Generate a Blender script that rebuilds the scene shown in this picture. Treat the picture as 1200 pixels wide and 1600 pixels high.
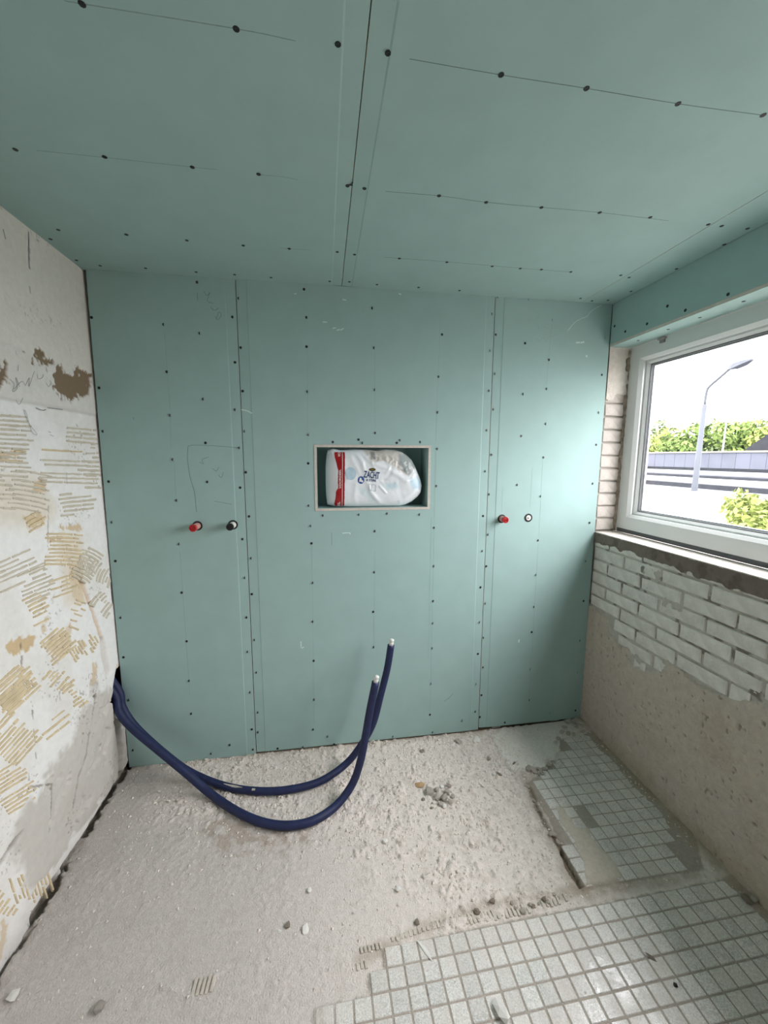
import bpy, bmesh, math, random
import numpy as np
from mathutils import Vector, Matrix

for o in list(bpy.data.objects):
    bpy.data.objects.remove(o, do_unlink=True)
SC = bpy.context.scene
COL = SC.collection
rng = np.random.default_rng(7)
random.seed(7)

# ------------------------------------------------------------------ camera
W, H = 2.44, 2.292                     # room width and height in metres (back boards are 1.2 m wide)
F_PX, PITCH, YAW, ROLL = 619.1, -0.137334, 0.149379, 0.003682
CAM = np.array([0.98293, -1.93160, 1.52314])

def cam_axes(p, y, r):
    cy, sy, cp, sp, cr, sr = math.cos(y), math.sin(y), math.cos(p), math.sin(p), math.cos(r), math.sin(r)
    f = np.array([sy * cp, cy * cp, sp]); rt = np.array([cy, -sy, 0.0]); up = np.cross(rt, f)
    return cr * rt + sr * up, -sr * rt + cr * up, f
RT, UP, FW = cam_axes(PITCH, YAW, ROLL)
cd = bpy.data.cameras.new('camera'); cam = bpy.data.objects.new('camera', cd); COL.objects.link(cam)
cd.sensor_fit = 'HORIZONTAL'; cd.sensor_width = 36.0; cd.lens = 36.0 * F_PX / 1200.0
cd.clip_start = 0.02; cd.clip_end = 400
cam.matrix_world = Matrix(((RT[0], UP[0], -FW[0], CAM[0]), (RT[1], UP[1], -FW[1], CAM[1]),
                           (RT[2], UP[2], -FW[2], CAM[2]), (0, 0, 0, 1)))
SC.camera = cam

# ------------------------------------------------------------------ light: overcast sky through the window
EXPOSURE = 3.2
world = bpy.data.worlds.new('overcast'); SC.world = world; world.use_nodes = True
wn, wl = world.node_tree.nodes, world.node_tree.links
bg = wn['Background']; bg.inputs['Strength'].default_value = 1.0
tc = wn.new('ShaderNodeTexCoord'); nz = wn.new('ShaderNodeTexNoise'); nz.inputs['Scale'].default_value = 2.2
nz.inputs['Detail'].default_value = 5
rp = wn.new('ShaderNodeValToRGB'); rp.color_ramp.elements[0].position = 0.3; rp.color_ramp.elements[1].position = 0.7
rp.color_ramp.elements[0].color = (0.93, 0.885, 0.92, 1); rp.color_ramp.elements[1].color = (1.0, 0.945, 0.98, 1)
wl.new(tc.outputs['Generated'], nz.inputs['Vector']); wl.new(nz.outputs['Fac'], rp.inputs['Fac'])
sep = wn.new('ShaderNodeSeparateXYZ'); wl.new(tc.outputs['Generated'], sep.inputs[0])       # overcast sky: brighter towards the zenith
zr_ = wn.new('ShaderNodeMapRange'); zr_.inputs['From Min'].default_value = 0.0; zr_.inputs['From Max'].default_value = 1.0
zr_.inputs['To Min'].default_value = 1.0; zr_.inputs['To Max'].default_value = 2.6; wl.new(sep.outputs['Z'], zr_.inputs['Value'])
sm = wn.new('ShaderNodeVectorMath'); sm.operation = 'SCALE'; wl.new(rp.outputs['Color'], sm.inputs[0]); wl.new(zr_.outputs[0], sm.inputs['Scale'])
wl.new(sm.outputs[0], bg.inputs['Color'])
SC.view_settings.view_transform = 'Standard'; SC.view_settings.look = 'None'
SC.view_settings.gamma = 1.0; SC.view_settings.use_curve_mapping = False
SC.view_settings.exposure = EXPOSURE

WIN_Y0, WIN_Y1, WIN_Z0, WIN_Z1 = -2.30, 0.0, 1.135, 2.087      # window opening in the right wall
FRONT_Y = -2.75
def portal(name, loc, rot, sx, sy):
    l = bpy.data.lights.new(name, 'AREA'); l.shape = 'RECTANGLE'; l.size = sx; l.size_y = sy
    l.cycles.is_portal = True
    o = bpy.data.objects.new(name, l); COL.objects.link(o); o.location = loc; o.rotation_euler = rot
portal('window_portal', (2.70, (WIN_Y0 + WIN_Y1) / 2, (WIN_Z0 + WIN_Z1) / 2), (0, math.radians(90), 0), 0.95, 2.30)

# ------------------------------------------------------------------ helpers
def ray(u, v):
    return RT * (u - 600) / F_PX - UP * (v - 800) / F_PX + FW
def on(u, v, ax, val):
    d = ray(u, v); t = (val - CAM[ax]) / d[ax]; return CAM + t * d
def B(u, v, y=0.0): return on(u, v, 1, y)
def FL(u, v, z=0.0): return on(u, v, 2, z)
def CE(u, v, z=H): return on(u, v, 2, z)
def LE(u, v, x=0.0): return on(u, v, 0, x)
def RI(u, v, x=W): return on(u, v, 0, x)

def s2l(c):
    c = np.asarray(c, float) / 255.0
    return np.where(c <= 0.04045, c / 12.92, ((c + 0.055) / 1.055) ** 2.4)

def hsh(ix, iy, seed):
    h = (ix.astype(np.int64) * 374761393 + iy.astype(np.int64) * 668265263 + seed * 974634533) & 0xffffffff
    h = ((h ^ (h >> 13)) * 1274126177) & 0xffffffff
    return ((h ^ (h >> 16)) & 0xffffff) / float(0xffffff)
def vn(x, y, seed=0):
    x0, y0 = np.floor(x), np.floor(y); fx, fy = x - x0, y - y0
    fx = fx * fx * (3 - 2 * fx); fy = fy * fy * (3 - 2 * fy)
    a, b = hsh(x0, y0, seed), hsh(x0 + 1, y0, seed); c, d = hsh(x0, y0 + 1, seed), hsh(x0 + 1, y0 + 1, seed)
    return a + (b - a) * fx + (c - a) * fy + (a - b - c + d) * fx * fy
def fbm(x, y, s, octv=4, seed=0, g=0.5):
    r, a, t = 0, 1.0, 0
    for i in range(octv):
        r = r + a * vn(x * s * 2 ** i, y * s * 2 ** i, seed + i * 17); t += a; a *= g
    return r / t
def ss(a, b, x):
    t = np.clip((x - a) / (b - a), 0, 1); return t * t * (3 - 2 * t)
def sdf(px, py, poly):
    """signed distance to a polygon, negative inside"""
    poly = np.asarray(poly, float); d = np.full(px.shape, 1e9); ins = np.zeros(px.shape, bool)
    n = len(poly)
    for i in range(n):
        ax, ay = poly[i]; bx, by = poly[(i + 1) % n]
        ex, ey = bx - ax, by - ay; l2 = ex * ex + ey * ey + 1e-12
        t = np.clip(((px - ax) * ex + (py - ay) * ey) / l2, 0, 1)
        d = np.minimum(d, np.hypot(px - ax - t * ex, py - ay - t * ey))
        c = (ay > py) != (by > py)
        xx = ax + (py - ay) * ex / (ey if abs(ey) > 1e-12 else 1e-12)
        ins ^= c & (px < xx)
    return np.where(ins, -d, d)
def sdl(px, py, pts):
    d = np.full(px.shape, 1e9); pts = np.asarray(pts, float)
    for (ax, ay), (bx, by) in zip(pts[:-1], pts[1:]):
        ex, ey = bx - ax, by - ay
        t = np.clip(((px - ax) * ex + (py - ay) * ey) / (ex * ex + ey * ey + 1e-12), 0, 1)
        d = np.minimum(d, np.hypot(px - ax - t * ex, py - ay - t * ey))
    return d

def link(name, me, mat=None, parent=None):
    o = bpy.data.objects.new(name, me); COL.objects.link(o)
    if mat is not None and len(me.materials) == 0: me.materials.append(mat)
    if parent is not None: o.parent = parent
    return o
def mesh(name, verts, faces, smooth=False):
    me = bpy.data.meshes.new(name)
    me.from_pydata([tuple(map(float, v)) for v in verts], [], [tuple(map(int, f)) for f in faces]); me.update()
    if smooth: me.polygons.foreach_set('use_smooth', [True] * len(me.polygons))
    return me
def bm_mesh(name, bm, smooth=False):
    bmesh.ops.recalc_face_normals(bm, faces=bm.faces)
    me = bpy.data.meshes.new(name); bm.to_mesh(me); bm.free()
    if smooth: me.polygons.foreach_set('use_smooth', [True] * len(me.polygons))
    return me
def grid_mesh(name, P, C=None, smooth=True, flip=False):
    n, m = P.shape[:2]; idx = np.arange(n * m).reshape(n, m)
    q = np.stack([idx[:-1, :-1], idx[1:, :-1], idx[1:, 1:], idx[:-1, 1:]], -1).reshape(-1, 4)
    if flip: q = q[:, ::-1]
    me = bpy.data.meshes.new(name)
    me.vertices.add(n * m); me.vertices.foreach_set('co', P.reshape(-1).astype(np.float32))
    me.loops.add(q.size); me.loops.foreach_set('vertex_index', q.reshape(-1).astype(np.int32))
    me.polygons.add(len(q)); me.polygons.foreach_set('loop_start', np.arange(0, q.size, 4, dtype=np.int32))
    if C is not None:
        a = me.attributes.new('col', 'FLOAT_COLOR', 'POINT')
        c4 = np.ones((n * m, 4), np.float32); c4[:, :3] = C.reshape(-1, 3); a.data.foreach_set('color', c4.reshape(-1))
    me.update(calc_edges=True); me.validate()
    if smooth: me.polygons.foreach_set('use_smooth', [True] * len(me.polygons))
    return me
def struct(o): o['kind'] = 'structure'; return o
def stuff(o): o['kind'] = 'stuff'; return o
def tag(o, label, cat, group=None):
    o['label'] = label; o['category'] = cat
    if group: o['group'] = group
    return o
def empty(name, loc=(0, 0, 0), parent=None):
    o = bpy.data.objects.new(name, None); COL.objects.link(o); o.location = loc; o.empty_display_size = 0.05
    if parent: o.parent = parent
    return o
def box(bm, a, b, M=None):
    (x0, y0, z0), (x1, y1, z1) = a, b
    vs = [bm.verts.new(p) for p in ((x0, y0, z0), (x1, y0, z0), (x1, y1, z0), (x0, y1, z0), (x0, y0, z1), (x1, y0, z1), (x1, y1, z1), (x0, y1, z1))]
    for f in ((3, 2, 1, 0), (4, 5, 6, 7), (0, 1, 5, 4), (1, 2, 6, 5), (2, 3, 7, 6), (3, 0, 4, 7)): bm.faces.new([vs[i] for i in f])
    if M is not None: bmesh.ops.transform(bm, matrix=M, verts=vs)
    return vs
def boxo(name, a, b, mat, parent=None, bev=0.0):
    bm = bmesh.new(); box(bm, a, b)
    if bev: bmesh.ops.bevel(bm, geom=list(bm.edges), offset=bev, segments=2, affect='EDGES')
    return link(name, bm_mesh(name, bm), mat, parent)
def catmull(P, n=8):
    P = np.asarray(P, float); Q = np.vstack([2 * P[0] - P[1], P, 2 * P[-1] - P[-2]]); out = []
    for i in range(1, len(Q) - 2):
        for t in np.linspace(0, 1, n, endpoint=False):
            a, b, c, d = Q[i - 1], Q[i], Q[i + 1], Q[i + 2]
            out.append(0.5 * (2 * b + (c - a) * t + (2 * a - 5 * b + 4 * c - d) * t * t + (3 * b - a - 3 * c + d) * t ** 3))
    out.append(P[-1]); return np.array(out)
def tube(P, r, seg=12, cap=True):
    P = np.asarray(P, float); r = np.broadcast_to(np.asarray(r, float), (len(P),)); T = np.gradient(P, axis=0)
    T /= np.linalg.norm(T, axis=1)[:, None]
    nrm = np.cross(T[0], (0, 0, 1.0)); nrm = nrm if np.linalg.norm(nrm) > 1e-3 else np.array([1.0, 0, 0])
    V, Fc = [], []
    for i in range(len(P)):
        nrm = nrm - T[i] * (nrm @ T[i]); nrm /= np.linalg.norm(nrm); bi = np.cross(T[i], nrm)
        for k in range(seg):
            a = 2 * math.pi * k / seg; V.append(P[i] + r[i] * (math.cos(a) * nrm + math.sin(a) * bi))
    for i in range(len(P) - 1):
        for k in range(seg):
            k2 = (k + 1) % seg; Fc.append((i * seg + k, i * seg + k2, (i + 1) * seg + k2, (i + 1) * seg + k))
    if cap:
        Fc.append(tuple(range(seg - 1, -1, -1))); Fc.append(tuple((len(P) - 1) * seg + k for k in range(seg)))
    return V, Fc
def strip3(P, N, w, off=0.0002, th=0.0001):
    """thin raised line along 3-D points P on a surface with normal N"""
    P = np.asarray(P, float); N = np.asarray(N, float); T = np.gradient(P, axis=0); V, Fc = [], []
    for p, t in zip(P, T):
        s = np.cross(N, t); s /= np.linalg.norm(s) + 1e-12
        V += [p + s * w / 2, p + s * w / 2 + N * (off + th), p - s * w / 2 + N * (off + th), p - s * w / 2]
    for i in range(len(P) - 1):
        for k in range(3): Fc.append((i * 4 + k, i * 4 + k + 1, i * 4 + k + 5, i * 4 + k + 4))
    return V, Fc

# ------------------------------------------------------------------ materials
MATS = {}
def nodes(name):
    m = bpy.data.materials.new(name); m.use_nodes = True; nt = m.node_tree
    return m, nt, nt.nodes['Principled BSDF']
def mat(name, rgb, rough=0.7, var=0.08, scale=20.0, bump=0.0, bscale=120.0, metal=0.0, rand=0.0, spec=0.5, lin=False):
    """procedural surface: base colour with noise variation and fine relief"""
    m, nt, p = nodes(name); c = tuple(rgb) if lin else tuple(s2l(rgb))
    tcn = nt.nodes.new('ShaderNodeTexCoord'); n = nt.nodes.new('ShaderNodeTexNoise')
    n.inputs['Scale'].default_value = scale; n.inputs['Detail'].default_value = 6
    nt.links.new(tcn.outputs['Object'], n.inputs['Vector'])
    mr = nt.nodes.new('ShaderNodeMapRange'); mr.inputs['From Min'].default_value = 0.3; mr.inputs['From Max'].default_value = 0.7
    mr.inputs['To Min'].default_value = 1 - var; mr.inputs['To Max'].default_value = 1 + var
    nt.links.new(n.outputs['Fac'], mr.inputs['Value'])
    mx = nt.nodes.new('ShaderNodeVectorMath'); mx.operation = 'SCALE'; mx.inputs[0].default_value = c[:3]
    src = mr.outputs['Result']
    if rand:
        oi = nt.nodes.new('ShaderNodeObjectInfo'); m2 = nt.nodes.new('ShaderNodeMapRange')
        m2.inputs['To Min'].default_value = 1 - rand; m2.inputs['To Max'].default_value = 1 + rand
        nt.links.new(oi.outputs['Random'], m2.inputs['Value'])
        mm = nt.nodes.new('ShaderNodeMath'); mm.operation = 'MULTIPLY'
        nt.links.new(src, mm.inputs[0]); nt.links.new(m2.outputs['Result'], mm.inputs[1]); src = mm.outputs[0]
    nt.links.new(src, mx.inputs['Scale']); nt.links.new(mx.outputs[0], p.inputs['Base Color'])
    p.inputs['Roughness'].default_value = rough; p.inputs['Metallic'].default_value = metal
    p.inputs['Specular IOR Level'].default_value = spec
    if bump:
        b2 = nt.nodes.new('ShaderNodeTexNoise'); b2.inputs['Scale'].default_value = bscale; b2.inputs['Detail'].default_value = 5
        bn = nt.nodes.new('ShaderNodeBump'); bn.inputs['Strength'].default_value = bump; bn.inputs['Distance'].default_value = 0.004
        nt.links.new(tcn.outputs['Object'], b2.inputs['Vector']); nt.links.new(b2.outputs['Fac'], bn.inputs['Height'])
        nt.links.new(bn.outputs['Normal'], p.inputs['Normal'])
    MATS[name] = m; return m
def mat_attr(name, rough=0.85, var=0.1, scale=60.0, bump=0.4, bscale=150.0):
    """colour comes with the mesh (plaster, cement, stains, some painted shade), grain from noise"""
    m, nt, p = nodes(name)
    at = nt.nodes.new('ShaderNodeAttribute'); at.attribute_name = 'col'
    tcn = nt.nodes.new('ShaderNodeTexCoord'); n = nt.nodes.new('ShaderNodeTexNoise')
    n.inputs['Scale'].default_value = scale; n.inputs['Detail'].default_value = 8; n.inputs['Roughness'].default_value = 0.65
    nt.links.new(tcn.outputs['Object'], n.inputs['Vector'])
    mr = nt.nodes.new('ShaderNodeMapRange'); mr.inputs['From Min'].default_value = 0.3; mr.inputs['From Max'].default_value = 0.7
    mr.inputs['To Min'].default_value = 1 - var; mr.inputs['To Max'].default_value = 1 + var
    nt.links.new(n.outputs['Fac'], mr.inputs['Value'])
    mx = nt.nodes.new('ShaderNodeVectorMath'); mx.operation = 'SCALE'
    nt.links.new(at.outputs['Color'], mx.inputs[0]); nt.links.new(mr.outputs['Result'], mx.inputs['Scale'])
    nt.links.new(mx.outputs[0], p.inputs['Base Color']); p.inputs['Roughness'].default_value = rough
    p.inputs['Specular IOR Level'].default_value = 0.25
    b2 = nt.nodes.new('ShaderNodeTexNoise'); b2.inputs['Scale'].default_value = bscale; b2.inputs['Detail'].default_value = 6
    bn = nt.nodes.new('ShaderNodeBump'); bn.inputs['Strength'].default_value = bump; bn.inputs['Distance'].default_value = 0.004
    nt.links.new(tcn.outputs['Object'], b2.inputs['Vector']); nt.links.new(b2.outputs['Fac'], bn.inputs['Height'])
    nt.links.new(bn.outputs['Normal'], p.inputs['Normal']); return m

M_BOARD = mat('moisture_board', (160, 189, 185), 0.75, 0.03, 9, 0.08, 500, spec=0.25)
M_CORE = mat('gypsum_core', (206, 200, 190), 0.9, 0.08, 60, 0.3, 300)
M_SCREW = mat('black_screw', (16, 17, 18), 0.5, 0.1, 50)
M_PENCIL = mat('pencil', (146, 173, 168), 0.8, 0.05, 80)
M_PENCILC = mat('ceiling_pencil', (112, 132, 126), 0.8, 0.1, 80)
M_PENCILL = mat('faint_ceiling_pencil', (134, 158, 152), 0.8, 0.1, 80)
M_PENCIL2 = mat('pencil_on_plaster', (150, 150, 152), 0.8, 0.1, 80)
M_CHALK = mat('chalk_scuff', (205, 226, 218), 0.9, 0.06, 80)
M_PLASTER = mat_attr('old_plaster', 0.9, 0.05, 40, 0.35, 120)
M_SCREED = mat_attr('screed', 0.92, 0.10, 70, 1.0, 190)
M_RENDER = mat_attr('rough_render', 0.92, 0.10, 35, 1.0, 90)
M_RIDGE_TAN = mat('adhesive_tan', (220, 203, 168), 0.9, 0.14, 25, 0.3, 200)
M_RIDGE_GREY = mat('adhesive_beige', (212, 204, 186), 0.9, 0.10, 25, 0.3, 200)
M_FLOOR_RIDGE = mat('floor_adhesive', (204, 196, 184), 0.92, 0.12, 60, 0.5, 200)
M_BRICK = mat('painted_brick', (219, 216, 208), 0.88, 0.12, 22, 1.0, 70, rand=0.06)
M_BRICK_BARE = mat('limewashed_brick', (196, 190, 182), 0.9, 0.12, 25, 0.6, 80, rand=0.06)
M_PVC = mat('white_pvc', (216, 220, 218), 0.35, 0.02, 8)
M_GASKET_GAP = mat('grey_gasket_gap', (96, 98, 100), 0.6, 0.05, 50)
M_BARE = mat('bare_structure', (172, 168, 160), 0.9, 0.08, 12, 0.4, 60)
M_DARK = mat('dark_cavity', (58, 54, 50), 0.95, 0.1, 12)
M_HOSE = mat('blue_foam_sleeve', (24, 35, 76), 0.6, 0.22, 40, 0.25, 180)
M_HOSE_END = mat('white_pipe_end', (226, 226, 222), 0.4, 0.05, 50)
M_RED = mat('red_plastic', (186, 26, 30), 0.35, 0.05, 50)
M_PINK = mat('pink_pipe', (214, 160, 150), 0.5, 0.06, 50)
M_BLACK = mat('black_plastic', (20, 21, 24), 0.45, 0.1, 50)
M_STONE = mat('mortar_stone', (188, 181, 170), 0.9, 0.18, 60, 0.6, 150, rand=0.12)
M_STONE_D = mat('dark_shaded_stone', (146, 135, 121), 0.9, 0.2, 60, 0.6, 150)  # darker stone tone, mostly shadow put into the colour
M_WOOD = mat('tan_chip', (196, 164, 122), 0.85, 0.15, 60, 0.4, 150)
M_WHITE = mat('white_chip', (232, 230, 224), 0.7, 0.06, 60, 0.3, 150)
M_ZINC = mat('galvanised', (170, 174, 178), 0.4, 0.06, 20, metal=0.5)

# ------------------------------------------------------------------ left wall: stripped plaster
y_ax = np.concatenate([np.linspace(FRONT_Y, -1.12, 60)[:-1], np.arange(-1.12, 0.1681, 0.004)])
z_ax = np.concatenate([np.arange(-0.03, H + 0.05, 0.004)])
Yg, Zg = np.meshgrid(y_ax, z_ax, indexing='ij')
def lpoly(pts): return [tuple(LE(u, v)[1:]) for u, v in pts]
wob = (fbm(Yg, Zg, 14, 4, 3) - 0.5)
wob2 = (fbm(Yg, Zg, 45, 3, 9) - 0.5)
hgt = 0.002 * (fbm(Yg, Zg, 6, 4, 1) - 0.5) + 0.0012 * wob2
white = np.array(s2l((248, 247, 244))); cream = np.array(s2l((234, 231, 222))); tan = np.array(s2l((214, 186, 140)))
brown = np.array(s2l((140, 122, 100))); cement = np.array(s2l((198, 192, 182))); dark = np.array(s2l((88, 80, 72)))
Cl = np.ones(Yg.shape + (3,)) * white
def blend(C, mask, c): return C * (1 - mask[..., None]) + np.asarray(c) * mask[..., None]
Cl = blend(Cl, ss(0.45, 0.75, fbm(Yg, Zg, 5, 4, 21)) * 0.30, s2l((222, 216, 204)))
up = ss(-0.006, 0.006, Zg - 1.875 + 0.03 * wob)                        # smooth finish above the old tile line
Cl = blend(Cl, up, cream); hgt = hgt * (1 - 0.7 * up) + 0.0025 * up
mid = ss(-0.01, 0.01, Zg - 1.70) * (1 - up)
Cl = blend(Cl, mid * 0.6, s2l((220, 217, 208)))
ledge = np.exp(-((Zg - 1.700 - 0.004 * wob) / 0.006) ** 2); hgt += 0.003 * mid; Cl = blend(Cl, ledge * 0.35, s2l((170, 164, 152)))
def patch(pts, c, depth=0.0, wobble=0.02, strength=1.0, soft=0.004):
    global Cl, hgt
    d = sdf(Yg, Zg, lpoly(pts)) + wobble * (wob + 1.2 * wob2 + 0.8 * (vn(Yg * 170, Zg * 60, 5) - .5))
    m = 1 - ss(-soft, soft, d); Cl = blend(Cl, m * strength, c); hgt = hgt + depth * m
patch([(84, 568), (95, 571), (108, 579), (124, 577), (141, 583), (143, 606), (134, 616), (120, 620), (106, 625), (92, 616), (86, 596)], brown, -0.006, 0.035, 1.0, 0.002)
patch([(-20, 576), (6, 573), (15, 583), (11, 596), (-4, 603), (-20, 606)], brown, -0.006, 0.035, 1.0, 0.002)
patch([(44, 554), (58, 551), (78, 563), (84, 569), (70, 568), (48, 560)], brown, -0.004, 0.05)
for pts, st in (([(54, 752), (72, 746), (74, 758), (66, 770), (52, 768)], .8), ([(40, 808), (66, 802), (68, 816), (50, 827)], .8),
            ([(92, 823), (126, 820), (128, 826), (96, 829)], .8), ([(10, 1010), (30, 996), (55, 992), (56, 1004), (44, 1014), (22, 1022)], .9),
            ([(80, 995), (110, 978), (113, 1005), (100, 1030), (70, 1010)], .55), ([(108, 880), (130, 885), (132, 940), (116, 940)], .5),
            ([(145, 1038), (151, 1042), (150, 1068), (145, 1066)], .7), ([(181, 1038), (187, 1040), (188, 1062), (180, 1068)], .8),
            ([(74, 840), (92, 834), (94, 842), (76, 850)], .7), ([(-10, 706), (36, 702), (36, 708), (0, 722), (-10, 722)], .7),
            ([(64, 980), (74, 965), (72, 985), (66, 992)], .6), ([(0, 1440), (14, 1428), (8, 1480), (0, 1500)], .6)):
    patch(pts, tan, -0.0015, 0.02, st)
Cl = blend(Cl, (1 - ss(0.0, 0.08, sdf(Yg, Zg, lpoly([(0, 760), (50, 760), (75, 795), (55, 806), (0, 800)])))) * 0.45, s2l((222, 204, 170)))
Cl = blend(Cl, (1 - ss(0.0, 0.06, sdf(Yg, Zg, lpoly([(100, 845), (122, 850), (128, 930), (108, 935)])))) * 0.4, s2l((226, 204, 164)))
# grey cement skim low down and the broken corner
d_c = sdf(Yg, Zg, lpoly([(150, 1072), (186, 1075), (200, 1200), (170, 1240), (110, 1318), (50, 1395), (20, 1330), (35, 1268), (80, 1205), (125, 1120)])) + 0.10 * wob + 0.05 * wob2
m_c = 1 - ss(-0.02, 0.02, d_c); Cl = blend(Cl, m_c * 0.75, cement); hgt += m_c * (0.005 + 0.010 * (fbm(Yg, Zg, 11, 4, 31) - 0.5) - 0.012 * ss(0.62, 0.7, fbm(Yg, Zg, 17, 3, 37)))
# chases cut for the pipe
g1 = sdl(Yg, Zg, lpoly([(126, 906), (140, 940), (152, 975), (161, 1002)])); k = 1 - ss(0.006, 0.013, g1 + 0.008 * wob2)
hgt -= 0.016 * k; Cl = blend(Cl, k * 0.8, s2l((222, 194, 156)))
g2 = sdl(Yg, Zg, lpoly([(161, 1002), (166, 1030), (170, 1050)])); k = 1 - ss(0.01, 0.03, g2 + 0.02 * wob)
hgt -= 0.012 * k; Cl = blend(Cl, k * 0.6, s2l((214, 208, 198)))
hole = sdf(Yg, Zg, [(-0.075, 0.33), (-0.085, 0.42), (-0.05, 0.475), (-0.02, 0.53), (0.2, 0.53), (0.2, 0.30), (-0.03, 0.27)]) + 0.02 * wob
k = 1 - ss(-0.004, 0.006, hole); hgt = hgt * (1 - k) - 0.085 * k; Cl = blend(Cl, k, dark)
ch = sdf(Yg, Zg, [(-0.085, 0.31), (-0.055, 0.30), (-0.035, 0.10), (-0.06, 0.02), (-0.085, 0.03), (-0.075, 0.15)]) + 0.03 * wob
k = 1 - ss(-0.004, 0.010, ch); hgt -= 0.022 * k; Cl = blend(Cl, k * 0.4, s2l((168, 160, 150)))
# cracks and the open joint along the base
for pts, w, dep in (([(31, 1302), (22, 1312), (10, 1335), (0, 1352), (-20, 1372)], 0.005, 0.014), ([(34, 1005), (34, 1060), (50, 1100), (57, 1185)], 0.0015, 0.002),
                    ([(150, 1075), (138, 1140), (133, 1180), (120, 1215), (113, 1262)], 0.003, 0.006), ([(47, 1230), (80, 1225), (75, 1300)], 0.002, 0.004),
                    ([(76, 790), (75, 855)], 0.002, 0.003), ([(45, 390), (46, 470)], 0.0012, 0.001)):
    d = sdl(Yg, Zg, lpoly(pts)) + 0.012 * wob2; k = 1 - ss(w * 0.5, w * 1.6, d); hgt -= dep * k; Cl = blend(Cl, k * 0.7, s2l((120, 112, 102)))
base = (1 - ss(0.012, 0.03, Zg + 0.05 * wob)) * ss(0.42, 0.5, fbm(Yg, Zg * 0.3, 9, 3, 51) + 0.10 * (Yg < -0.35))
hgt -= 0.025 * base; Cl = blend(Cl, base * 0.8, s2l((104, 94, 84)))
lowd = (1 - ss(0.0, 0.12, Zg + 0.1 * wob)) * 0.35; Cl = blend(Cl, lowd, s2l((176, 168, 158)))
spk = ss(0.80, 0.84, vn(Yg * 140, Zg * 140, 77)) * ss(0.6, 0.75, fbm(Yg, Zg, 7, 3, 71)); Cl = blend(Cl, spk * 0.55, s2l((120, 110, 98))); hgt -= 0.001 * spk
P = np.stack([hgt, Yg, Zg], -1)
wall_left = struct(link('wall_left', grid_mesh('wall_left', P, Cl, flip=True), M_PLASTER))

# combed tile-adhesive ridges still on the wall: (zoomed-photo box, angle, bend) -> real strips on the wall plane
def ridge_field(fields, name, mtl):
    V, Fc = [], []
    for (cx, cy, wd, ht, ang, bend, sp, dens) in fields:
        ca, sa = math.cos(ang), math.sin(ang); n = int(ht / sp)
        for i in range(n):
            t = (i + 0.5) / n * ht - ht / 2
            x = -wd / 2 + random.uniform(-6, 4)
            endx = wd / 2 + random.uniform(-8, 6)
            while x < endx - 4:
                L = random.uniform(0.35, 0.9) * wd
                x1 = min(x + L, endx)
                if random.random() < dens + .1:
                    hw = random.uniform(1.5, 2.3); lift = random.uniform(-.0005, .0006); m = max(2, int((x1 - x) / 6)); P2 = []
                    for s in np.linspace(x, x1, m + 1):
                        yy = t + bend * (s / wd) ** 2 * wd + random.uniform(-.35, .35)
                        P2.append((cx + s * ca - yy * sa, cy + s * sa + yy * ca))
                    b0 = len(V)
                    for (u, v) in P2:
                        w = hw * random.uniform(0.75, 1.1)
                        a = LE(u + sa * w, v - ca * w); c = LE(u - sa * w, v + ca * w)
                        for q, e in ((a, -0.002), (a * 0.85 + c * 0.15, 0.0021), (a * 0.15 + c * 0.85, 0.0021), (c, -0.002)):
                            q = q.copy(); q[0] = e + 0.0005 + (lift if e > 0 else 0.0); q[1] = min(q[1], -0.002); V.append(q)
                    for j in range(len(P2) - 1):
                        for kk in range(3):
                            a = b0 + j * 4 + kk; Fc.append((a, a + 1, a + 5, a + 4))
                    Fc.append((b0, b0 + 1, b0 + 2, b0 + 3)); e = b0 + (len(P2) - 1) * 4; Fc.append((e + 3, e + 2, e + 1, e))
                x = x1 + random.uniform(.5, 3)
    o = link(name, mesh(name, V, Fc), mtl, wall_left); stuff(o); return o
def Z2(x0, y0, x1, y1): return ((x0 + x1) / 6.4, 600 + (y0 + y1) / 6.4, (x1 - x0) / 3.2, (y1 - y0) / 3.2)
def Z3(x0, y0, x1, y1): return ((x0 + x1) / 6.4, 1000 + (y0 + y1) / 6.4, (x1 - x0) / 3.2, (y1 - y0) / 3.2)
R = math.radians
greys = [Z2(-60, 150, 145, 470) + (R(3), 0, 7.0, .8), Z2(60, 430, 240, 640) + (R(10), .12, 6.6, .85), Z2(340, 215, 485, 325) + (R(5), 0, 6.2, .85),
         Z2(215, 375, 500, 525) + (R(2), 0, 6.2, .85), Z2(310, 535, 475, 660) + (R(-6), 0, 5.6, .8), Z2(-60, 470, 70, 630) + (R(4), 0, 6.6, .6),
         Z2(-40, 850, 210, 1010) + (R(-24), 0, 6.4, .75), Z2(110, 920, 250, 1080) + (R(-22), 0, 6.0, .85), Z2(390, 820, 500, 1000) + (R(32), .25, 5.6, .6),
         Z2(480, 800, 560, 1090) + (R(-60), .3, 5.0, .75), Z2(470, 1040, 560, 1160) + (R(-50), .2, 5.0, .7), Z2(20, 150, 110, 240) + (R(4), 0, 7, .5),
         Z2(445, 290, 500, 470) + (R(0), 0, 6.4, .7)]
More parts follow.
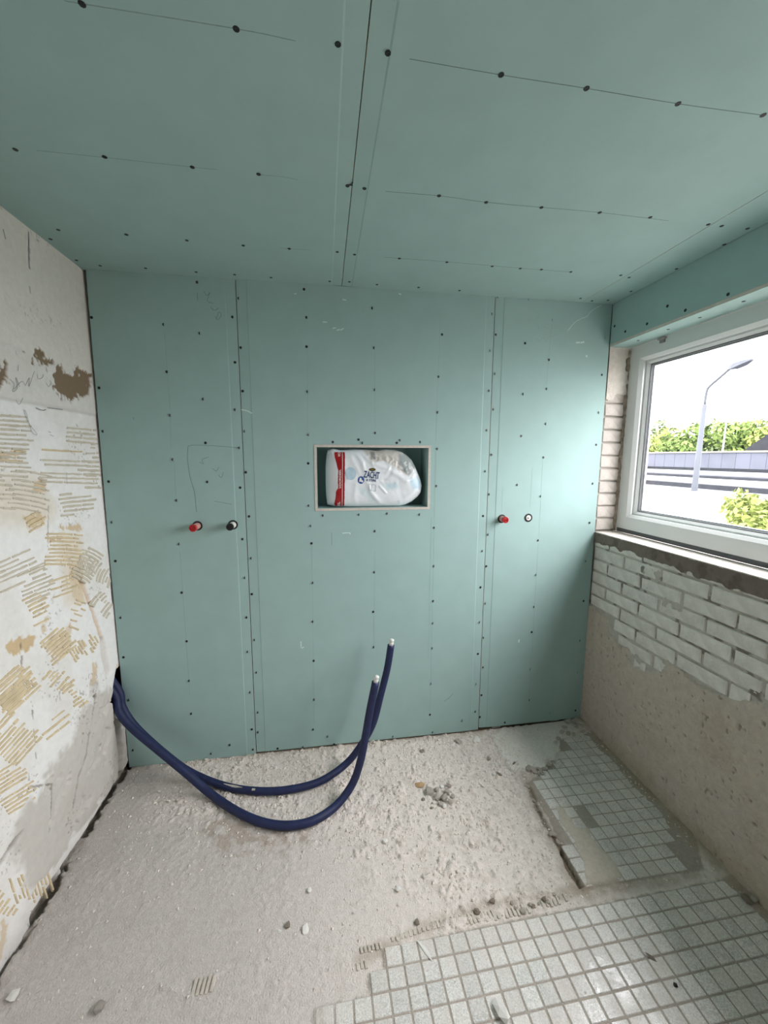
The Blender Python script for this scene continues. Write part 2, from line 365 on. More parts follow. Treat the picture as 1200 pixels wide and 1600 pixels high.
tans = [Z2(240, 740, 400, 910) + (R(2), .1, 5.6, .75), Z2(145, 1040, 245, 1200) + (R(-26), 0, 5.6, .75), Z2(215, 1235, 355, 1375) + (R(-40), 0, 5.4, .9),
        Z2(390, 1240, 455, 1400) + (R(58), 0, 4.6, .8), Z2(258, 1410, 330, 1550) + (R(-48), 0, 5.0, .85), Z2(-40, 1440, 185, 1600) + (R(-42), 0, 5.6, .85),
        Z3(-30, 380, 160, 600) + (R(-48), 0, 5.4, .8), Z3(-30, 630, 150, 850) + (R(-32), 0, 5.6, .75), Z3(100, 1130, 220, 1340) + (R(72), 0, 6.2, .85),
        Z3(200, 380, 350, 470) + (R(-38), 0, 9, .6), Z2(250, 960, 380, 1060) + (R(-18), 0, 5.4, .7), Z2(0, 325, 130, 395) + (R(2), 0, 6.4, .7), Z2(210, 318, 420, 350) + (R(3), 0, 6, .8),
        Z3(340, 170, 385, 350) + (R(-35), 0, 5.6, .7), Z3(-20, 1240, 60, 1420) + (R(-55), 0, 6, .6), Z2(130, 640, 215, 730) + (R(-30), 0, 6, .8),
        Z2(360, 1060, 420, 1230) + (R(20), .1, 5, .6), Z3(-30, 160, 170, 330) + (R(-42), 0, 5.6, .8)]
boxo('masonry', (-0.30, FRONT_Y, -0.05), (-0.10, 0.25, H + 0.1), M_BARE, wall_left)  # wall body behind the face, added to close a light leak
ridge_field(greys, 'adhesive_ridges', M_RIDGE_GREY)
ridge_field(tans, 'adhesive_ridges', M_RIDGE_TAN)
def scribble(name, parent, pts_list, proj, N, w, mtl):
    V, Fc = [], []
    for pts in pts_list:
        P3 = [proj(u, v) for u, v in catmull(pts, 5)] if len(pts) > 2 else [proj(*p) for p in np.linspace(pts[0], pts[1], 6)]
        v, f = strip3(P3, N, w); b0 = len(V); V += v; Fc += [tuple(i + b0 for i in q) for q in f]
    return link(name, mesh(name, V, Fc), mtl, parent)
LEs = lambda u, v: LE(u, v, 0.0045)
scribble('pencil_note', wall_left, [[(15, 592), (22, 600), (20, 612), (27, 606), (25, 590), (31, 604)], [(29, 570), (28, 580)], [(40, 602), (46, 590), (45, 604), (54, 580)],
         [(58, 585), (60, 592), (66, 590), (68, 585)], [(72, 598), (76, 604), (80, 598), (77, 594)], [(25, 625), (30, 632), (36, 622)], [(22, 608), (34, 596), (40, 603)],
         [(38, 640), (42, 655), (50, 668), (56, 675), (57, 680), (50, 675), (45, 660), (41, 645), (38, 640)], [(75, 674), (80, 676)], [(78, 679), (84, 682)], [(104, 738), (105, 756)]], LEs, (1, 0, 0), 0.0012, M_PENCIL2)
scribble('scratch', wall_left, [[(74, 637), (98, 640)], [(56, 637), (66, 641), (72, 640)], [(5, 358), (9, 374)], [(45, 362), (46, 420)]], LEs, (1, 0, 0), 0.003, M_PENCIL2)

# ------------------------------------------------------------------ back wall: studs behind, plasterboard in front
wall_back = struct(boxo('wall_back', (-0.30, 0.165, -0.05), (W + 0.35, 0.25, H + 0.1), M_DARK))
def board(name, xs, zs, hole, prof, T, parent, t=0.0125, mtl=None):
    """sheet with front relief prof(a,b); T maps (a,b,depth) to world; hole = cell index or None"""
    n, m = len(xs), len(zs); V = []; Fc = []; MI = []
    for a in xs:
        for b in zs: V.append(T(a, b, prof(a, b)))
    o2 = len(V)
    for a in xs:
        for b in zs: V.append(T(a, b, t))
    ix = lambda i, j: i * m + j
    cells = {(i, j) for i in range(n - 1) for j in range(m - 1)} - set(hole or [])
    for (i, j) in cells:
        q = (ix(i, j), ix(i + 1, j), ix(i + 1, j + 1), ix(i, j + 1)); Fc.append(q); MI.append(0)
        Fc.append(tuple(o2 + k for k in reversed(q))); MI.append(1)
        for (di, dj, a, b) in ((-1, 0, (i, j), (i, j + 1)), (1, 0, (i + 1, j + 1), (i + 1, j)), (0, -1, (i + 1, j), (i, j)), (0, 1, (i, j + 1), (i + 1, j + 1))):
            if (i + di, j + dj) not in cells:
                Fc.append((ix(*a), ix(*b), o2 + ix(*b), o2 + ix(*a))); MI.append(1)
    me = mesh(name, V, Fc); me.materials.append(mtl or M_BOARD); me.materials.append(M_CORE)
    me.polygons.foreach_set('material_index', MI)
    bm = bmesh.new(); bm.from_mesh(me); bmesh.ops.recalc_face_normals(bm, faces=bm.faces); bm.to_mesh(me); bm.free()
    return link(name, me, None, parent)
def taper(lo, hi, left, right, w=0.042, d=0.0027):
    def f(a, b):
        v = 0.0
        if left: v = max(v, d * np.clip((lo + w + 0.004 - a) / 0.004, 0, 1) * (0.55 + 0.45 * np.clip((lo + w - a) / w, 0, 1)))
        if right: v = max(v, d * np.clip((a - hi + w + 0.004) / 0.004, 0, 1) * (0.55 + 0.45 * np.clip((a - hi + w) / w, 0, 1)))
        return v
    return f
def cuts(lo, hi, left, right, extra=(), w=0.042):
    c = [lo, hi] + list(extra)
    if left: c += [lo + w, lo + w + 0.004]
    if right: c += [hi - w, hi - w - 0.004]
    return sorted(set(c))
TB = lambda a, b, d: (a, d, b)
S1, S2 = 0.612, 1.814
NX0, NX1, NZ0, NZ1 = 0.936, 1.508, 1.263, 1.582
zt = H
p_left = board('plasterboard_panel', cuts(0.007, S1 - 0.0017, False, True), [0.002, 1.1, zt], None, taper(0.007, S1 - 0.0017, False, True), lambda a, b, d: (a + (0.011 * max(0.0, (b - 1.1) / 1.2) if a < 0.008 else 0.0), d, b), wall_back)
xm = cuts(S1 + 0.0017, S2 - 0.0017, True, True, (NX0, NX1)); zm = [0.012, NZ0, NZ1, zt]
p_mid = board('plasterboard_panel', xm, zm, [(xm.index(NX0), 1)], taper(S1 + 0.0017, S2 - 0.0017, True, True), TB, wall_back)
p_right = board('plasterboard_panel', cuts(S2 + 0.0017, 2.436, True, False), [0.022, 1.1, zt], None, taper(S2 + 0.0017, 2.436, True, False), TB, wall_back)
for k in range(7):     # metal studs behind the boards
    x = 0.10 + 0.36 * k
    if not (NX0 - 0.06 < x < NX1 + 0.02): boxo('stud', (x, 0.0135, 0.0), (x + 0.05, 0.06, H), M_ZINC, wall_back)
boxo('bottom_rail', (0.02, 0.014, -0.02), (2.42, 0.06, 0.006), mat('mossy_rail', (112, 104, 78), 0.9, 0.2, 40, 0.4, 100), wall_back)

# screws: one shared dished head, set into the face
def screw_mesh():
    V, Fc = [], []
    for r, d in ((0.0064, 0.0002), (0.0058, 0.0011), (0.0024, 0.0009), (0.0, 0.0004)):
        if r == 0: V.append((0, 0, d)); continue
        for k in range(8): V.append((r * math.cos(k * math.pi / 4), r * math.sin(k * math.pi / 4), d))
    for a in (0, 8):
        for k in range(8): Fc.append((a + k, a + (k + 1) % 8, a + 8 + (k + 1) % 8, a + 8 + k))
    for k in range(8): Fc.append((16 + k, 16 + (k + 1) % 8, 24))
    return mesh('screw', V, Fc)
ME_SCREW = screw_mesh(); ME_SCREW.materials.append(M_SCREW)
def screw(p, rot, parent):
    o = link('screw', ME_SCREW, None, parent); o.location = p; o.rotation_euler = rot
SB = [(143,496),(155,606),(161,674),(170,752.5),(175,816),(255.6,507),(260.7,581),(266,649),(270,718),(276,782),(308,441),(312,521),(317.5,623.5),(321,692),(324,753),
 (363,495),(367,566),(367,640),(374,700),(375,762),(372.6,466),(376,543),(379,611),(382,674),(384,738),(389,807),(475,452),(479,496),(479,541.6),
 (690.7,522.7),(685,588.6),(684,644.5),(683.4,701.4),(681.8,759.4),(678.6,824.5),(777.8,464),(769,490.4),(775,522.7),(766,548),(773.6,583.8),(764.5,610.6),(771.3,639.7),
 (760.5,672.3),(767.9,710.6),(758.7,736.3),(764.7,772.5),(755,806.4),(763,835.3),(825.6,468),(820.4,536.3),(817.7,615.9),(814.6,681.2),(808.3,757.6),(862.9,500),(857.9,562.3),
 (854.2,607.7),(852.9,662.3),(849,714.8),(844.8,775.4),(841,844.2),(945.3,528.5),(940.3,585.7),(935.6,644.7),(931.4,695),(926,755.7),(921,817),
 (180.4,876.6),(188.8,965),(193,1027),(201.4,1093.7),(204,1119.4),(208,1172),(280,850),(283.9,926),(291.7,1002),(295.7,1063.5),(299,1115),(330,1177.4),(359,1164),(379,842.5),
 (382.5,903),(385,965),(386.7,1018.6),(390.7,1082),(393.3,1140),(395.4,1171.4),(392.3,872.4),(393.3,928.6),(397.5,1000),(400.7,1051),(403,1113.4),(403,1144.4),(433.7,1169.6),
 (485.7,821.7),(486.7,849),(489,910.5),(489,971),(490.5,1032.5),(491,1093),(489.5,1139.7),(512,1150.5),(522,1163),(473.5,1167),(504.7,805.5),(561,804),(605,802.5),(655.7,804),
 (585.7,830),(585,894),(583,956),(584,1011),(585,1135.5),(614,1150.7),(678,884.5),(677,939),(676.5,973.7),(675.5,1012.7),(673.7,1068),(671.7,1116.7),(676,1144),
 (480.7,612),(482,679.5),(481.5,724),(482.6,790),(581.7,481.5),(584.5,543.5),(585.5,609),(586,676.5),(560,687),(566.7,692),(624.5,688),(620,692),(520,690.7),(657,690.7),
 (754,861),(760,885),(751,918),(758.7,943),(749.5,972.5),(755.7,996.7),(747,1022),(755,1043),(744,1069),(752.5,1086.5),(743,1112),(750,1120.7),(722,1126),(788.7,1129),
 (859,1113.7),(837.5,898),(834.5,948),(830.7,987.7),(828,1045.5),(827,1093.7),(915,877),(911.7,939),(906,1001),(902,1051),(899,1110)]
for u, v in SB:
    q = B(u, v); pr = p_left if q[0] < S1 else p_mid if q[0] < S2 else p_right
    sd = min(abs(q[0] - S1), abs(q[0] - S2)); d = 0.0021 if sd < 0.040 else 0.0
    screw((q[0], d - 0.0001, q[2]), (math.pi / 2, 0, random.random()), pr)
Bp = lambda u, v: B(u, v)
NB = (0, -1, 0)
scribble('pencil_line', p_left, [[(257, 520), (266, 640)], [(266, 650), (267, 700)], [(272, 720), (275, 780)], [(281, 860), (297, 1090)]], Bp, NB, 0.0016, M_PENCIL)
scribble('pencil_mark', p_left, [[(294, 697), (305, 695.5), (340, 697), (374, 700)], [(294, 697), (293, 715), (297, 745), (304, 770), (307, 800)], [(318, 455), (323, 462), (328, 457), (324, 470), (333, 474)],
          [(329, 480), (335, 485), (342, 481)], [(336, 494), (340, 500), (346, 492), (342, 488), (338, 499)], [(308, 457), (309, 470)], [(312, 722), (318, 725), (316, 718), (326, 714)],
          [(332, 732), (338, 736), (342, 730)], [(341, 742), (346, 746), (349, 738)], [(335, 783), (362, 788)], [(208, 652), (209, 656)]], Bp, NB, 0.0018, M_PENCILC)
scribble('pencil_line', p_mid, [[(480, 545), (481, 720)], [(487, 850), (491, 1130)], [(585.5, 545), (586, 674)], [(585.5, 860), (584, 1010)], [(688, 495), (681, 690)], [(681, 700), (672, 1120)], [(674, 810), (669, 1030)]], Bp, NB, 0.0014, M_PENCIL)
scribble('pencil_mark', p_mid, [[(518, 832), (518.3, 852)], [(708, 1084), (701, 1091), (694, 1096)]], Bp, NB, 0.0018, M_PENCILC)
scribble('chalk_scuff', p_mid, [[(535, 833), (546, 832.5), (547, 835)], [(470, 1002), (471, 1012), (475, 1011)], [(504, 503), (511, 503.5)], [(520, 513), (525, 512)], [(526, 516), (531, 515)], [(532, 516), (537, 513)], [(377, 640), (386, 642), (394, 646)],
          [(535, 468), (541, 469)], [(623, 459), (627, 460)], [(460, 459), (463, 459)]], Bp, NB, 0.005, M_CHALK)
scribble('pencil_line', p_right, [[(862, 505), (854, 600)], [(848, 720), (842, 840)], [(832, 730), (828, 795)], [(785, 760), (784, 800)], [(841, 850), (827, 1090)]], Bp, NB, 0.0014, M_PENCIL)
scribble('pencil_mark', p_right, [[(824, 500), (830, 500)], [(827, 495), (826, 505)], [(838, 488), (842, 492), (839, 499)], [(840, 508), (844, 516), (848, 508), (853, 513), (858, 511)], [(839, 528), (843, 534), (848, 527), (853, 532), (858, 526), (864, 525), (870, 521)], [(862, 489), (863, 493)]], Bp, NB, 0.0016, M_PENCIL)
scribble('chalk_scuff', p_right, [[(887, 517), (898, 504), (908, 498), (918, 494), (921, 489), (930, 482), (940, 477)]], Bp, NB, 0.0024, M_CHALK)
scribble('chalk_scuff', p_right, [[(900, 535.5), (906, 535)], [(907, 535.5), (913, 534.5)], [(916, 555), (917, 558)], [(811, 999), (810.5, 1004)]], Bp, NB, 0.008, M_CHALK)

# niche lining: four cut board strips and a back, each its own piece
ND = 0.15
def nbox(name, a, b, edge=True):
    bm = bmesh.new(); box(bm, a, b); me = bm_mesh(name, bm); me.materials.append(M_BOARD); me.materials.append(M_CORE)
    for p in me.polygons: p.material_index = 1 if p.normal.y < -0.9 else 0
    return link(name, me, None, wall_back)
e = 0.0125
nbox('niche_lining', (NX0 + .0005, -0.002, NZ1 - e), (NX1 - .0005, ND, NZ1 - .0005)); nbox('niche_lining', (NX0 + .0005, -0.002, NZ0 + .0005), (NX1 - .0005, ND, NZ0 + e))
nbox('niche_lining', (NX0 + .0005, -0.002, NZ0 + e + .0003), (NX0 + e, ND, NZ1 - e - .0003)); nbox('niche_lining', (NX1 - e, -0.002, NZ0 + e + .0003), (NX1 - .0005, ND, NZ1 - e - .0003))
boxo('niche_back', (NX0 - .03, ND + .0003, NZ0 - .03), (NX1 + .03, ND + e, NZ1 + .03), M_BOARD, wall_back)

# ------------------------------------------------------------------ ceiling
ceiling = struct(boxo('ceiling', (-0.1, FRONT_Y - 0.1, H + 0.06), (W + 0.4, 0.25, H + 0.16), M_DARK))
TC = lambda a, b, d: (a, b, H + d)
C1, C2 = 1.076, 2.268
def cboard(lo, hi, l, r):
    return board('plasterboard_panel', cuts(lo, hi, l, r), [FRONT_Y + 0.002, -1.3, 0.012], None, taper(lo, hi, l, r), TC, ceiling)
c_l, c_m, c_r = cboard(0.0, C1 - 0.0012, False, True), cboard(C1 + 0.0012, C2 - 0.0012, True, False), cboard(C2 + 0.0012, W - 0.001, False, False)
for k in range(9): boxo('batten', (0.0, -0.10 - 0.32 * k, H + 0.0135), (W, -0.05 - 0.32 * k, H + 0.058), M_WOOD, ceiling)
SCe = [(128,6),(369,45),(528,69),(24,233.5),(163.5,245),(300.5,261),(404,272),(543,291.5),(569.5,295.5),(91,359),(197.5,366.5),(292,375.5),(380,383.5),(452,388.5),(79,373.5),(119.5,406.5),
 (156.5,415),(227.5,419),(306.5,425),(366.5,429),(423.5,433.5),(527,394.5),(554,398.5),(515,439.5),(606,83),(783,116.7),(916.5,138),(1059.4,162),(1192.4,179.7),(686,305.7),(759.6,316),
 (846,324),(937,332),(1016,339.5),(624,403.7),(698.3,409.5),(769,416),(813,419.4),(846,421),(892,424.7),(1106.7,350.6),(1127.7,353),(1168,357),(1131.7,382),(1057,420),(970,430),(983,433.4),
 (986,455),(546,441),(589,444.5),(654,449),(718,453.8),(925,470),(950,469),(907,466)]
for u, v in SCe:
    q = CE(u, v); q[1] = min(q[1], -0.008); pr = c_l if q[0] < C1 else c_m if q[0] < C2 else c_r
    d = 0.0021 if abs(q[0] - C1) < 0.040 else 0.0
    screw((q[0], q[1], H + d - 0.0001), (math.pi, 0, random.random()), pr)
Cp = lambda u, v: CE(u, v)
NC = (0, 0, -1)
scribble('pencil_line', c_l, [[(100, 0), (128, 6), (369, 45), (462, 64)], [(57, 235), (163, 246), (300, 261), (340, 265)], [(404, 273), (440, 276), (465, 281)], [(438, 387.5), (487, 391)]], Cp, NC, 0.0016, M_PENCILL)
scribble('pencil_line', c_m, [[(640, 92), (783, 117), (916, 138), (1059, 162), (1192, 180)], [(602, 299), (686, 306), (760, 316), (846, 324), (937, 332), (1045, 345)], [(600, 402), (698, 409), (813, 419), (892, 425)]], Cp, NC, 0.0015, M_PENCILC)
scribble('screw_slip', c_l, [[(543, 290), (549, 288), (551, 284)], [(546, 289), (551, 290)]], Cp, NC, 0.004, M_DARK)

# ------------------------------------------------------------------ right wall: render, bare bricks, fascia
RX = W
yr = np.concatenate([np.linspace(FRONT_Y, -1.05, 50)[:-1], np.arange(-1.05, 0.0301, 0.005)]); zr = np.arange(-0.03, 1.1221, 0.004)
Yr, Zr = np.meshgrid(yr, zr, indexing='ij')
w1, w2 = fbm(Yr, Zr, 12, 4, 103) - .5, fbm(Yr, Zr, 40, 3, 109) - .5
PB = [(0.05, 0.72), (-0.02, 0.712), (-0.11, 0.70), (-0.148, 0.69), (-0.155, 0.615), (-0.24, 0.60), (-0.312, 0.60), (-0.34, 0.53), (-0.40, 0.535), (-0.47, 0.565), (-0.50, 0.60), (-0.52, 0.655), (-0.573, 0.655),
      (-0.664, 0.62), (-0.715, 0.635), (-0.80, 0.66), (-0.90, 0.70), (-1.05, 0.66), (-1.3, 0.7), (-3.2, 0.7), (-3.2, 1.2), (0.05, 1.2)]
sd_b = sdf(Yr, Zr, PB) + 0.03 * w1 + 0.02 * w2
brick_m = 1 - ss(-0.006, 0.006, sd_b)                      # 1 where the render has come off
hR = 0.004 * w1 + 0.003 * w2 + 0.003 * (1 - brick_m)
pits = ss(0.78, 0.86, fbm(Yr * 1.6, Zr * 0.7, 70, 2, 121)) * (1 - brick_m); hR -= 0.006 * pits
bump = ss(0.70, 0.80, fbm(Yr, Zr, 28, 2, 131)) * (1 - brick_m); hR += 0.003 * bump
rend = np.array(s2l((194, 183, 170))); mort = np.array(s2l((186, 181, 171)))
Cr = np.ones(Yr.shape + (3,)) * rend
Cr = blend(Cr, ss(.45, .75, fbm(Yr, Zr, 4, 4, 141)) * .5, s2l((180, 166, 150)))
Cr = blend(Cr, ss(.62, .72, fbm(Yr, Zr, 16, 4, 151)) * .35, s2l((188, 184, 174)))
Cr = blend(Cr, pits * .6, s2l((110, 100, 90)))
Cr = blend(Cr, brick_m, mort); Cr = blend(Cr, brick_m * ss(.60, .70, fbm(Yr, Zr, 22, 3, 161)) * .7, s2l((96, 88, 80)))
lowy = (1 - ss(0.02, 0.12, Zr + .12 * w1)) * ss(-0.1, -0.25, Yr) ; Cr = blend(Cr, np.abs(lowy) * .4, s2l((160, 146, 114)))
hR -= brick_m * np.clip(.0050 + .016 * (fbm(Yr, Zr, 11, 4, 177) - .5), -.0008, .010)
# mortar bed under the sill, ragged lower edge
bedz = 1.070 + .030 * (fbm(Yr, Zr * .15, 26, 3, 171) - .5) + .012 * w2 - .012 * ss(-.2, -.7, Yr)
bed = ss(-.003, .003, Zr - bedz); hR = hR * (1 - bed) + bed * (.0045 + .006 * w2 + .004 * w1)
Cr = blend(Cr, bed, s2l((126, 116, 106))); Cr = blend(Cr, bed * ss(.5, .65, fbm(Yr, Zr, 30, 3, 181)) * .5, s2l((92, 84, 76)))
Pr = np.stack([RX - hR, Yr, Zr], -1)
wall_right = struct(link('wall_right', grid_mesh('wall_right', Pr, Cr), M_RENDER))
# masonry behind the face, around the opening
boxo('masonry', (RX + 0.014, FRONT_Y, -0.05), (RX + 0.26, 0.25, 1.098), M_BARE, wall_right)
boxo('masonry', (RX + 0.014, FRONT_Y, 2.105), (RX + 0.26, 0.25, H + 0.12), M_BARE, wall_right)
boxo('masonry', (RX + 0.0, FRONT_Y, 1.0985), (RX + 0.26, WIN_Y0 - 0.002, 2.1045), M_BARE, wall_right)
boxo('masonry', (RX + 0.004, 0.012, 1.0985), (RX + 0.26, 0.25, 2.1045), M_BARE, wall_right)
# bricks in view
def brick_mesh(L, Hh, D=0.03, seed=0):
    r = random.Random(seed); bm = bmesh.new(); vs = box(bm, (-D, -L / 2, -Hh / 2), (0, L / 2, Hh / 2))
    bmesh.ops.bevel(bm, geom=list(bm.edges), offset=0.003, segments=1, affect='EDGES')
    for v in bm.verts:
        v.co.y += r.uniform(-.0022, .0022); v.co.z += r.uniform(-.0022, .0022); v.co.x += r.uniform(-.001, .001)
    return bm_mesh('brick', bm)
BM = [brick_mesh(0.211, 0.0565, 0.03, s) for s in range(5)]; BH = [brick_mesh(0.100, 0.0565, 0.03, 20 + s) for s in range(3)]
for m in BM + BH: m.materials.append(M_BRICK)
def in_bricks(y, z): return float(sdf(np.array([y]), np.array([z]), PB)[0])
for kx in range(0, 10):
    top = 1.1065 - 0.0665 * kx; zc = top - 0.0285
    off = -0.113 if kx % 2 == 0 else -0.002
    for n in range(-1, 6):
        yc = off - 0.222 * n - 0.111
        if yc < -1.25: continue
        full = in_bricks(yc, zc) < -0.004
        if yc + 0.106 > 0.0:                               # closer at the corner
            L = -0.004 - (yc - 0.1055); yc2 = (yc - 0.1055 - 0.004) / 2
            if L < 0.03 or in_bricks(yc2, zc) > -0.01: continue
            me = BH[(kx) % 3]; o = link('brick', me, None, wall_right); o.scale = (1, L / 0.100, 1); yy = yc2
        else:
            parts = [in_bricks(yc + d, zc) < -0.008 for d in (-0.08, 0.0, 0.08)]
            if all(parts): o = link('brick', BM[(kx * 3 + n) % 5], None, wall_right); yy = yc
            elif parts[1] and (parts[0] or parts[2]):
                sgn = -1 if parts[0] else 1; o = link('brick', BH[(kx + n) % 3], None, wall_right); o.scale = (1, 1.35, 1); yy = yc + sgn * 0.038
            elif parts[0] or parts[2]:
                sgn = -1 if parts[0] else 1; o = link('brick', BH[(kx + n) % 3], None, wall_right); o.scale = (1, 0.7, 1); yy = yc + sgn * 0.070
            else: continue
        if zc + 0.0285 > 1.072: o.scale = (1, o.scale[1], 0.8); zc_ = zc - 0.006
        else: zc_ = zc
        o.location = (RX + 0.0285 + random.uniform(-.0012, .0012), yy, zc_); o.rotation_euler = (random.uniform(-.006, .006), 0, random.uniform(-.006, .006))
        o.location.x -= 0.0285
        o.rotation_euler[2] += math.pi
# reveal at the back: bricks and a plaster remnant facing the room
RB = [brick_mesh(0.118, 0.058, 0.04, 40 + s) for s in range(4)]
for m in RB: m.materials.append(M_BRICK_BARE)
for i in range(11):
    zc = 1.165 + 0.0675 * i
    if zc > 1.86: break
    o = link('brick', RB[i % 4], None, wall_right); o.location = (RX + 0.062, 0.002 + random.uniform(-.001, .002), zc); o.rotation_euler = (0, random.uniform(-.012, .012), -math.pi / 2 + random.uniform(-.01, .01))
ysr = np.arange(0, 0.1201, 0.004); zsr = np.arange(1.80, 2.0921, 0.004); A, Zs = np.meshgrid(ysr, zsr, indexing='ij')
wv = fbm(A, Zs, 18, 4, 201) - .5
low_edge = 1.850 + 0.05 * np.exp(-((A - 0.035) / 0.03) ** 2) * -0.6 + 0.06 * wv
mm = ss(-0.003, 0.003, Zs - low_edge); chip = 1 - ss(-.004, .004, sdf(A, Zs, [(0.125, 2.05), (0.095, 2.03), (0.105, 2.005), (0.10, 1.98), (0.125, 1.97)]) + .02 * wv); mm = mm * (1 - chip)
Cv = np.ones(A.shape + (3,)) * np.array(s2l((216, 210, 200))); Cv = blend(Cv, 1 - mm, s2l((120, 110, 100)))
Pv = np.stack([RX + 0.001 + A, 0.016 - 0.018 * mm - 0.001 * wv, Zs], -1)
link('reveal_plaster', grid_mesh('reveal_plaster', Pv, Cv), M_RENDER, wall_right)
# dirty mortar filling between reveal and window frame
V, Fc = tube(catmull([(RX + 0.117 + random.uniform(-.004, .004), 0.004 + random.uniform(-.003, .002), z) for z in np.linspace(1.13, 2.07, 34)], 2), [random.uniform(.006, .012) for _ in range(67)], 7)
link('joint_mortar', mesh('joint_mortar', V, Fc), mat('dirty_mortar', (150, 138, 124), 0.95, 0.3, 50, 0.8, 90), wall_right)
# sill
sb = bmesh.new(); box(sb, (RX - 0.003, WIN_Y0, 1.1205), (RX + 0.128, -0.001, 1.126))
sill = link('sill_slab', bm_mesh('sill_slab', sb), mat('dusty_sill', (226, 218, 210), 0.9, 0.10, 25, 0.5, 80), wall_right)
# fascia board and soffit board
TF = lambda a, b, d: (RX - 0.002 + d, a, b)
fas = board('fascia_board', [FRONT_Y + 0.002, -1.0, -0.003], [2.098, 2.2, H - 0.001], None, lambda a, b: 0.0, TF, wall_right)
nbm = bmesh.new(); box(nbm, (RX - 0.0015, WIN_Y0 - 0.02, 2.0855), (RX + 0.119, -0.002, 2.0975)); me = bm_mesh('soffit_board', nbm); me.materials.append(M_BOARD); me.materials.append(M_CORE)
for p in me.polygons: p.material_index = 1 if abs(p.normal.x) > .9 else 0
sof = link('soffit_board', me, None, wall_right)
for u, v in [(1043.6,478.3),(1071.6,484.9),(1138.4,459.9),(961,509.6),(977.6,518),(1011.7,506)]:
    q = RI(u, v); screw((RX - 0.0021, q[1], q[2]), (0, -math.pi / 2, 0), fas)
for y in (-0.13, -0.30, -0.45, -0.62): screw((RX + 0.05, y, 2.0854), (math.pi, 0, 0), sof)

# ------------------------------------------------------------------ window
window = struct(empty('window_1', (RX + 0.12, -0.8, 1.126)))  # runs on past the camera
def wpart(name, bm, m): 
    o = link(name, bm_mesh(name, bm), m); o.parent = window; o.matrix_parent_inverse = Matrix.Translation((-(RX + 0.12), 0.8, -1.126)); return o
YO0, YO1, ZO0, ZO1 = WIN_Y0 + .004, -0.004, 1.150, 2.084
def ring_bar(name, side, o, i, x0, x1, m, ch=0.0):
    """one mitred bar of a rectangular frame; o/i = outer/inner (y0,y1,z0,z1); ch: inner front chamfer"""
    (oy0, oy1, oz0, oz1), (iy0, iy1, iz0, iz1) = o, i
    cs = {'far': ((oy1, oz0), (oy1, oz1), (iy1, iz1), (iy1, iz0)), 'near': ((oy0, oz1), (oy0, oz0), (iy0, iz0), (iy0, iz1)),
          'head': ((oy1, oz1), (oy0, oz1), (iy0, iz1), (iy1, iz1)), 'foot': ((oy0, oz0), (oy1, oz0), (iy1, iz0), (iy0, iz0))}[side]
    bm = bmesh.new(); (a, b, c, d) = cs
    def mixp(p, q, t): return (p[0] + (q[0] - p[0]) * t, p[1] + (q[1] - p[1]) * t)
    wdt = math.hypot(cs[3][0] - cs[0][0], cs[3][1] - cs[0][1])
    t = 1 - ch / (abs(iy1 - oy1) if abs(iy1 - oy1) > 1e-6 else 1)
    c1, d1 = mixp(b, c, t), mixp(a, d, t)
    def v(p, x): return bm.verts.new((x, p[0], p[1]))
    fa, fb, fc, fd = v(a, x0), v(b, x0), v(c1, x0), v(d1, x0); gc, gd = v(c, x0 + ch), v(d, x0 + ch)
    ra, rb, rc, rd = v(a, x1), v(b, x1), v(c, x1), v(d, x1)
    bm.faces.new((fa, fb, fc, fd)); bm.faces.new((fd, fc, gc, gd)); bm.faces.new((gd, gc, rc, rd)); bm.faces.new((rd, rc, rb, ra)); bm.faces.new((ra, rb, fb, fa))
    bm.faces.new((fb, rb, rc, gc, fc)); bm.faces.new((fa, fd, gd, rd, ra))
    return wpart(name, bm, m)
O = (YO0, YO1, ZO0, ZO1); I1 = (YO0 + .078, YO1 - .078, ZO0 + .078, ZO1 - .078); I2 = (YO0 + .096, YO1 - .096, ZO0 + .096, ZO1 - .096)
IG = (I1[0] - .012, I1[1] + .012, I1[2] - .012, I1[3] + .012)
for s in ('far', 'near', 'head', 'foot'): 
    ring_bar('frame_bar', s, O, I1, RX + 0.120, RX + 0.195, M_PVC, 0.014)
    ring_bar('glazing_bead', s, I1, I2, RX + 0.146, RX + 0.164, M_PVC, 0.010)
    ring_bar('gasket', s, I2, tuple(a + b for a, b in zip(I2, (.004, -.004, .004, -.004))), RX + 0.158, RX + 0.166, M_GASKET_GAP)
    ring_bar('spacer', s, tuple(a + b for a, b in zip(I2, (-.002, .002, -.002, .002))), tuple(a + b for a, b in zip(I2, (.010, -.010, .010, -.010))), RX + 0.171, RX + 0.181, M_ZINC)
    ring_bar('outer_gasket', s, I1, tuple(a + b for a, b in zip(I1, (.010, -.010, .010, -.010))), RX + 0.187, RX + 0.194, M_GASKET_GAP)
